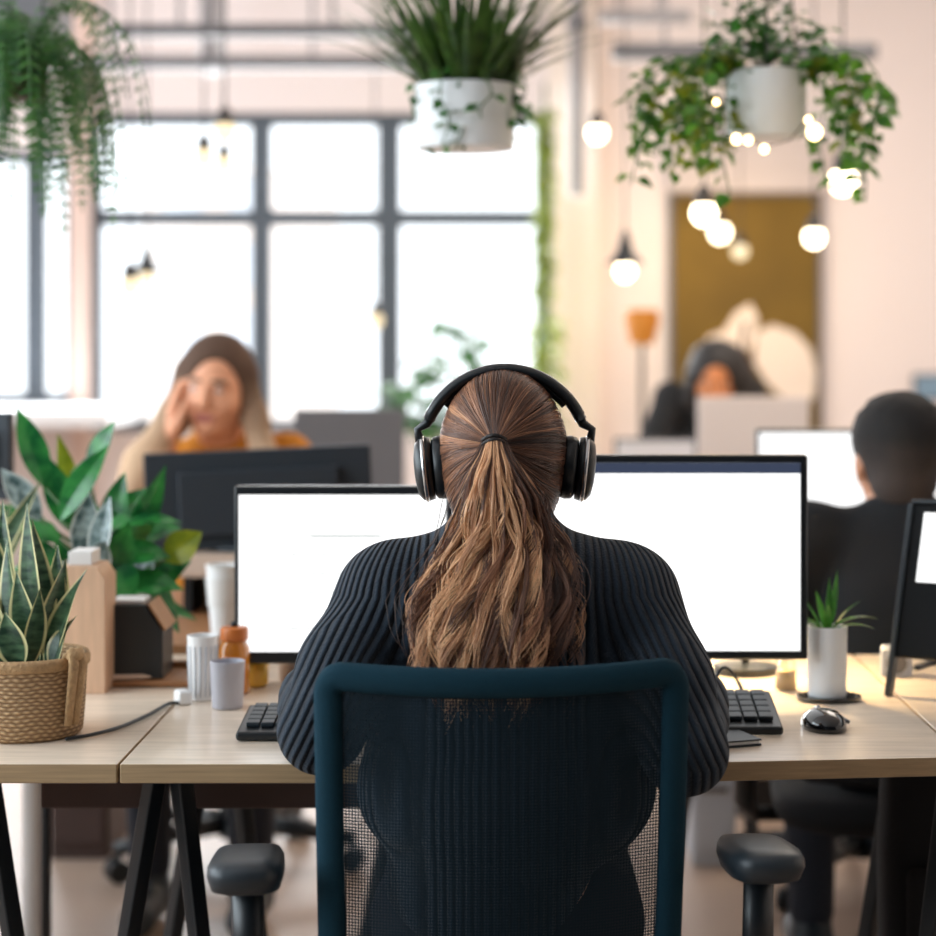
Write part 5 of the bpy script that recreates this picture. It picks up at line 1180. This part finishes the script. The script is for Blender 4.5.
# dark bag under the right desk
c = P(905, 830, 2.95); bg_ = thing('backpack', 'black backpack hanging under the desk at the right edge', 'bag', (c.x+0.03, 2.86, 0.30))
b = MB(); prof = []
vs = []; fs = []; K = 28
for sc, z in ((0.55, 0.0), (0.9, 0.012), (1.0, 0.06), (1.02, 0.2), (0.95, 0.33), (0.75, 0.385), (0.3, 0.40)):
    for i in range(K):
        g = 2*PI*i/K; cc, sn = math.cos(g), math.sin(g); vs.append((0.085*sc*math.copysign(abs(cc)**0.6, cc), 0.06*sc*math.copysign(abs(sn)**0.6, sn), z))
for j in range(6):
    for i in range(K): fs.append((j*K+i, j*K+(i+1) % K, (j+1)*K+(i+1) % K, (j+1)*K+i))
fs += [tuple(range(K))[::-1], tuple(6*K+i for i in range(K))]; b.add(vs, fs); b.build('bag_body', M['tee'], bg_, smooth=True)
MB().box(-0.06, 0.06, -0.082, -0.058, 0.05, 0.19).build('front_pocket', M['tee'], bg_, bevel=0.012)
for s_ in (-1, 1): MB().tube([(s_*0.05, 0.05, 0.36), (s_*0.06, 0.09, 0.25), (s_*0.055, 0.06, 0.05)], 0.009, 8, flat=0.5).build('strap', M['black'], bg_, smooth=True)
MB().tube([(-0.03, 0, 0.395), (0, 0, 0.408), (0.03, 0, 0.395)], 0.006, 8).build('carry_loop', M['black'], bg_, smooth=True)
MB().tube([(0, -0.086, 0.185), (0, -0.09, 0.16)], 0.003, 6).build('zip_pull', M['silver'], bg_)

# ================================================================== OTHER PEOPLE
def seated(label, head_c, RH, skin, sweater_m, chest, shl, shr, elbows, wrists, hands, feet_dir, knees_y, hipz, h=0.006, neck_base=None, hs=1.0, extra=None, trousers=M['denim'], base=None, sleeve=1.0):
    o = base; r = thing('person', label, 'person', o)
    nb = Vector(neck_base); ch = Vector(chest); hip = Vector((o[0], o[1], hipz))
    lo = [min(v) for v in zip(*(list(map(tuple, elbows))+list(map(tuple, wrists))+[tuple(shl), tuple(shr), tuple(head_c), (o[0]-0.22, min(o[1], knees_y)-0.1, 0)]))]
    hi = [max(v) for v in zip(*(list(map(tuple, elbows))+list(map(tuple, wrists))+[tuple(shl), tuple(shr), tuple(head_c), (o[0]+0.22, max(o[1], knees_y)+0.1, 0.5)]))]
    lo = [lo[0]-0.16, lo[1]-0.22, 0.0]; hi = [hi[0]+0.16, hi[1]+0.26, hi[2]+0.2]
    F = Field(lo, hi, h); head_prims(F, head_c, RH, hs)
    F.cap(nb, Vector(head_c)+Vector((0, 0, -0.055)), 0.056, 0.05, 0.03)
    F.ell(ch, (0.135, 0.09, 0.17), 0.05); F.ell(hip+(ch-hip)*0.4, (0.125, 0.095, 0.15), 0.06); F.ell(hip, (0.155, 0.12, 0.085), 0.05)
    for s_, e, wv, hd in zip((shl, shr), elbows, wrists, hands):
        F.cap(nb.lerp(Vector(s_), 0.4)-Vector((0, 0, 0.03)), s_, 0.05, 0.045, 0.04); F.cap(s_, e, 0.043, 0.034, 0.03); F.cap(e, wv, 0.034, 0.024, 0.02); hand_prims(F, wv, *hd)
    legs = []
    for s_ in (-1, 1):
        hp = hip+Vector((s_*0.085, 0.02*feet_dir, 0)); kn = Vector((o[0]+s_*0.11, knees_y, hipz)); an = Vector((kn.x, kn.y-0.04*feet_dir, 0.09)); legs.append((hp, kn, an))
        F.cap(hp, kn, 0.075, 0.052, 0.04); F.cap(kn, an, 0.052, 0.034, 0.03); F.cap(an+Vector((0, 0, -0.045)), an+Vector((0, feet_dir*0.14, -0.06)), 0.034, 0.026, 0.03); F.cap(an, an+Vector((0, 0, -0.045)), 0.034, 0.034, 0.02)
    field_obj('body', F, M['skin'], r, o, colors=lambda V: face_tone(V, head_c, RH, skin, hs=hs))
    F = Field(lo, hi, h)
    F.ell(ch, (0.150, 0.106, 0.175), 0.05); F.ell(hip+(ch-hip)*0.4, (0.140, 0.112, 0.16), 0.06); F.cap(nb+Vector((0, 0, -0.015)), nb+Vector((0, 0, 0.004)), 0.070, 0.064, 0.03)
    for s_, e, wv in zip((shl, shr), elbows, wrists):
        s_, e, wv = Vector(s_), Vector(e), Vector(wv)
        F.cap(nb.lerp(s_, 0.4)-Vector((0, 0, 0.028)), s_, 0.058, 0.055, 0.04)
        if sleeve >= 1: F.cap(s_, e, 0.055, 0.046, 0.03); F.cap(e, e.lerp(wv, 0.92), 0.046, 0.036, 0.02)
        else: F.cap(s_, s_.lerp(e, sleeve), 0.056, 0.058, 0.03)
    F.cut((0, 0, hipz+0.02), (0, 0, -1)); field_obj('top', F, sweater_m, r, o)
    F = Field((o[0]-0.3, min(o[1], knees_y)-0.2, 0), (o[0]+0.3, max(o[1], knees_y)+0.2, hipz+0.15), 0.008)
    F.ell(hip, (0.165, 0.13, 0.09), 0.05)
    for hp, kn, an in legs: F.cap(hp, kn, 0.084, 0.062, 0.03); F.cap(kn, an+Vector((0, 0, 0.03)), 0.062, 0.045, 0.03)
    field_obj('trousers', F, trousers, r, o)
    for hp, kn, an in legs:
        F = Field((an.x-0.06, an.y-0.24, 0), (an.x+0.06, an.y+0.24, 0.13), 0.007); F.cap(an, an+Vector((0, 0, -0.04)), 0.042, 0.044, 0.02); F.cap(an+Vector((0, 0, -0.045)), an+Vector((0, feet_dir*0.15, -0.05)), 0.043, 0.037, 0.02); F.cut((0, 0, 0.006), (0, 0, -1))
        field_obj('shoe', F, M['dgrey'], r, o)
    return r
# man at the right
hc2 = P(899, 459, 3.46); Rm2 = rot(-0.05, 0.0, 0.10)
base = (0.70, 3.47, 0.0)
man = seated('man in a black t-shirt with short faded hair, facing a bright screen', hc2, Rm2, S(190, 132, 100)[:3], M['tee'], (0.69, 3.43, 0.78), (0.518, 3.43, 0.902), (0.862, 3.43, 0.902),
    [(0.48, 3.50, 0.70), (0.90, 3.50, 0.70)], [(0.54, 3.78, 0.765), (0.84, 3.78, 0.765)], [((0.2, 1, 0), (0, 0, 1), (1, 0, 0), 0.35), ((-0.2, 1, 0), (0, 0, 1), (-1, 0, 0), 0.35)], 1, 3.90, 0.53, neck_base=(0.688, 3.44, 0.93), base=base, sleeve=0.8)
F = Field((hc2.x-0.14, hc2.y-0.16, hc2.z-0.10), (hc2.x+0.14, hc2.y+0.16, hc2.z+0.16), 0.005)
F.ell(hc2+Vector((0, -0.008, 0.022)), (0.0770, 0.095, 0.088), 0.02, Rm2); F.ell(hc2+Vector((0, -0.045, -0.045)), (0.055, 0.042, 0.042), 0.03, Rm2)
F.ell(hc2+Vector((0.004, 0.006, 0.048)), (0.080, 0.097, 0.064), 0.03, Rm2)
for i in range(90):
    g, e_ = random.uniform(0, 2*PI), random.uniform(0.45, 1.5); F.ell(hc2+Vector((0.004+0.076*math.cos(g)*math.cos(e_), 0.006+0.092*math.sin(g)*math.cos(e_), 0.050+0.060*math.sin(e_))), (0.010, 0.010, 0.008), 0.008)
F.cut(hc2+Vector((0, 0.060, 0.02)), (0, 1, -0.5)); F.cut(hc2+Vector((0, 0, -0.088)), (0, 0, -1))
field_obj('short_hair', F, M['hairmatte'], man, base, colors=lambda V: (lambda t: np.array(S(60, 52, 50)[:3])*(1-t)+np.array(S(20, 17, 17)[:3])*t)(np.clip((V[:, 2:3]-hc2.z+0.03)/0.07, 0, 1)))
# woman in mustard facing us
hc3 = P(217, 386, 4.45); Rw = rot(-0.12, 0.0, PI-0.15)@rot(0, -0.10, 0); base = (hc3.x+0.005, 4.58, 0.0)
def off(dx, dy, dz): return tuple(hc3+Vector((dx, dy, dz)))
mwm = seated('woman in a mustard top with long light-tipped hair resting her cheek on her hand', hc3, Rw, S(226, 160, 124)[:3], M['mustard'], off(0.01, 0.10, -0.31), off(-0.145, 0.09, -0.185), off(0.150, 0.09, -0.172),
    [off(-0.200, -0.07, -0.345), off(0.23, -0.04, -0.38)], [off(-0.105, -0.060, -0.135), off(0.11, -0.20, -0.385)], [((0.12, 0.15, 0.9), (-0.9, -0.2, 0.2), (0.3, -0.9, 0), 0.2), ((-0.5, -0.6, -0.1), (0, 0, 1), (-1, 0, 0), 0.4)], -1, 4.16, 0.53, neck_base=off(0.0, 0.07, -0.135), base=base, sleeve=0.95)
F = Field((hc3.x-0.36, hc3.y-0.16, hc3.z-0.48), (hc3.x+0.26, hc3.y+0.24, hc3.z+0.18), 0.006)
F.ell(off(0, 0.012, 0.030), (0.086, 0.098, 0.094), 0.02, Rw)
F.cap(off(-0.070, 0.0, 0.03), off(-0.092, -0.03, -0.07), 0.026, 0.034, 0.03); F.cap(off(-0.092, -0.03, -0.07), off(-0.150, -0.10, -0.17), 0.036, 0.040, 0.03); F.cap(off(-0.150, -0.10, -0.17), off(-0.215, -0.145, -0.33), 0.042, 0.030, 0.03)
F.cap(off(0.068, 0.0, 0.03), off(0.086, -0.005, -0.07), 0.022, 0.028, 0.03); F.cap(off(0.086, -0.005, -0.07), off(0.112, -0.02, -0.17), 0.030, 0.030, 0.03); F.cap(off(0.112, -0.02, -0.17), off(0.10, -0.035, -0.32), 0.030, 0.018, 0.03)
F.cap(off(0, 0.09, 0.0), off(0, 0.13, -0.25), 0.07, 0.09, 0.04)
F.ell(off(0.006, -0.085, -0.025), (0.058, 0.075, 0.085), 0.012, sub=True)
field_obj('long_hair', F, M['hairmatte'], mwm, base, colors=lambda V: (lambda t: np.array(S(86, 62, 48)[:3])*(1-t)+np.array(S(206, 172, 140)[:3])*t)(np.clip((hc3.z+0.02-V[:, 2:3])/0.20+np.clip((hc3.x-0.05-V[:, 0:1])*3, 0, 0.4), 0, 1)))
# dark-haired person leaning over the far desk
hc4 = P(714, 374, 6.92); Rd = rot(-0.55, 0, PI); base = (hc4.x-0.03, 7.12, 0.0)
def off4(dx, dy, dz): return tuple(hc4+Vector((dx, dy, dz)))
dk = seated('dark-haired person in black leaning over the far desk below the gold artwork', hc4, Rd, S(206, 132, 84)[:3], M['tee'], off4(-0.02, 0.12, -0.27), off4(-0.150, 0.06, -0.085), off4(0.150, 0.09, -0.110),
    [off4(-0.26, -0.10, -0.30), off4(0.24, -0.10, -0.30)], [off4(-0.12, -0.34, -0.335), off4(0.12, -0.34, -0.335)], [((0.5, -1, 0), (0, 0, 1), (1, 0, 0), 0.4), ((-0.5, -1, 0), (0, 0, 1), (-1, 0, 0), 0.4)], -1, 6.72, 0.53, h=0.009, neck_base=off4(0.0, 0.07, -0.11), base=base)
F = Field((hc4.x-0.2, hc4.y-0.2, hc4.z-0.2), (hc4.x+0.2, hc4.y+0.24, hc4.z+0.2), 0.008)
F.ell(off4(0.01, 0.0, 0.030), (0.10, 0.104, 0.094), 0.02, Rd); F.cap(off4(0.05, 0.02, 0.02), off4(0.15, 0.05, -0.07), 0.06, 0.05, 0.05); F.cap(off4(-0.07, 0, 0), off4(-0.09, 0.01, -0.10), 0.03, 0.03, 0.03); F.cap(off4(0.07, 0, 0), off4(0.09, 0.01, -0.10), 0.03, 0.03, 0.03)
F.ell(off4(0, -0.10, -0.045), (0.056, 0.07, 0.075), 0.012, sub=True)
field_obj('dark_hair', F, M['hairdark'], dk, base)
dup(chair_black, (base[0], 7.16, 0), PI, 'black office chair under the dark-haired person far away')
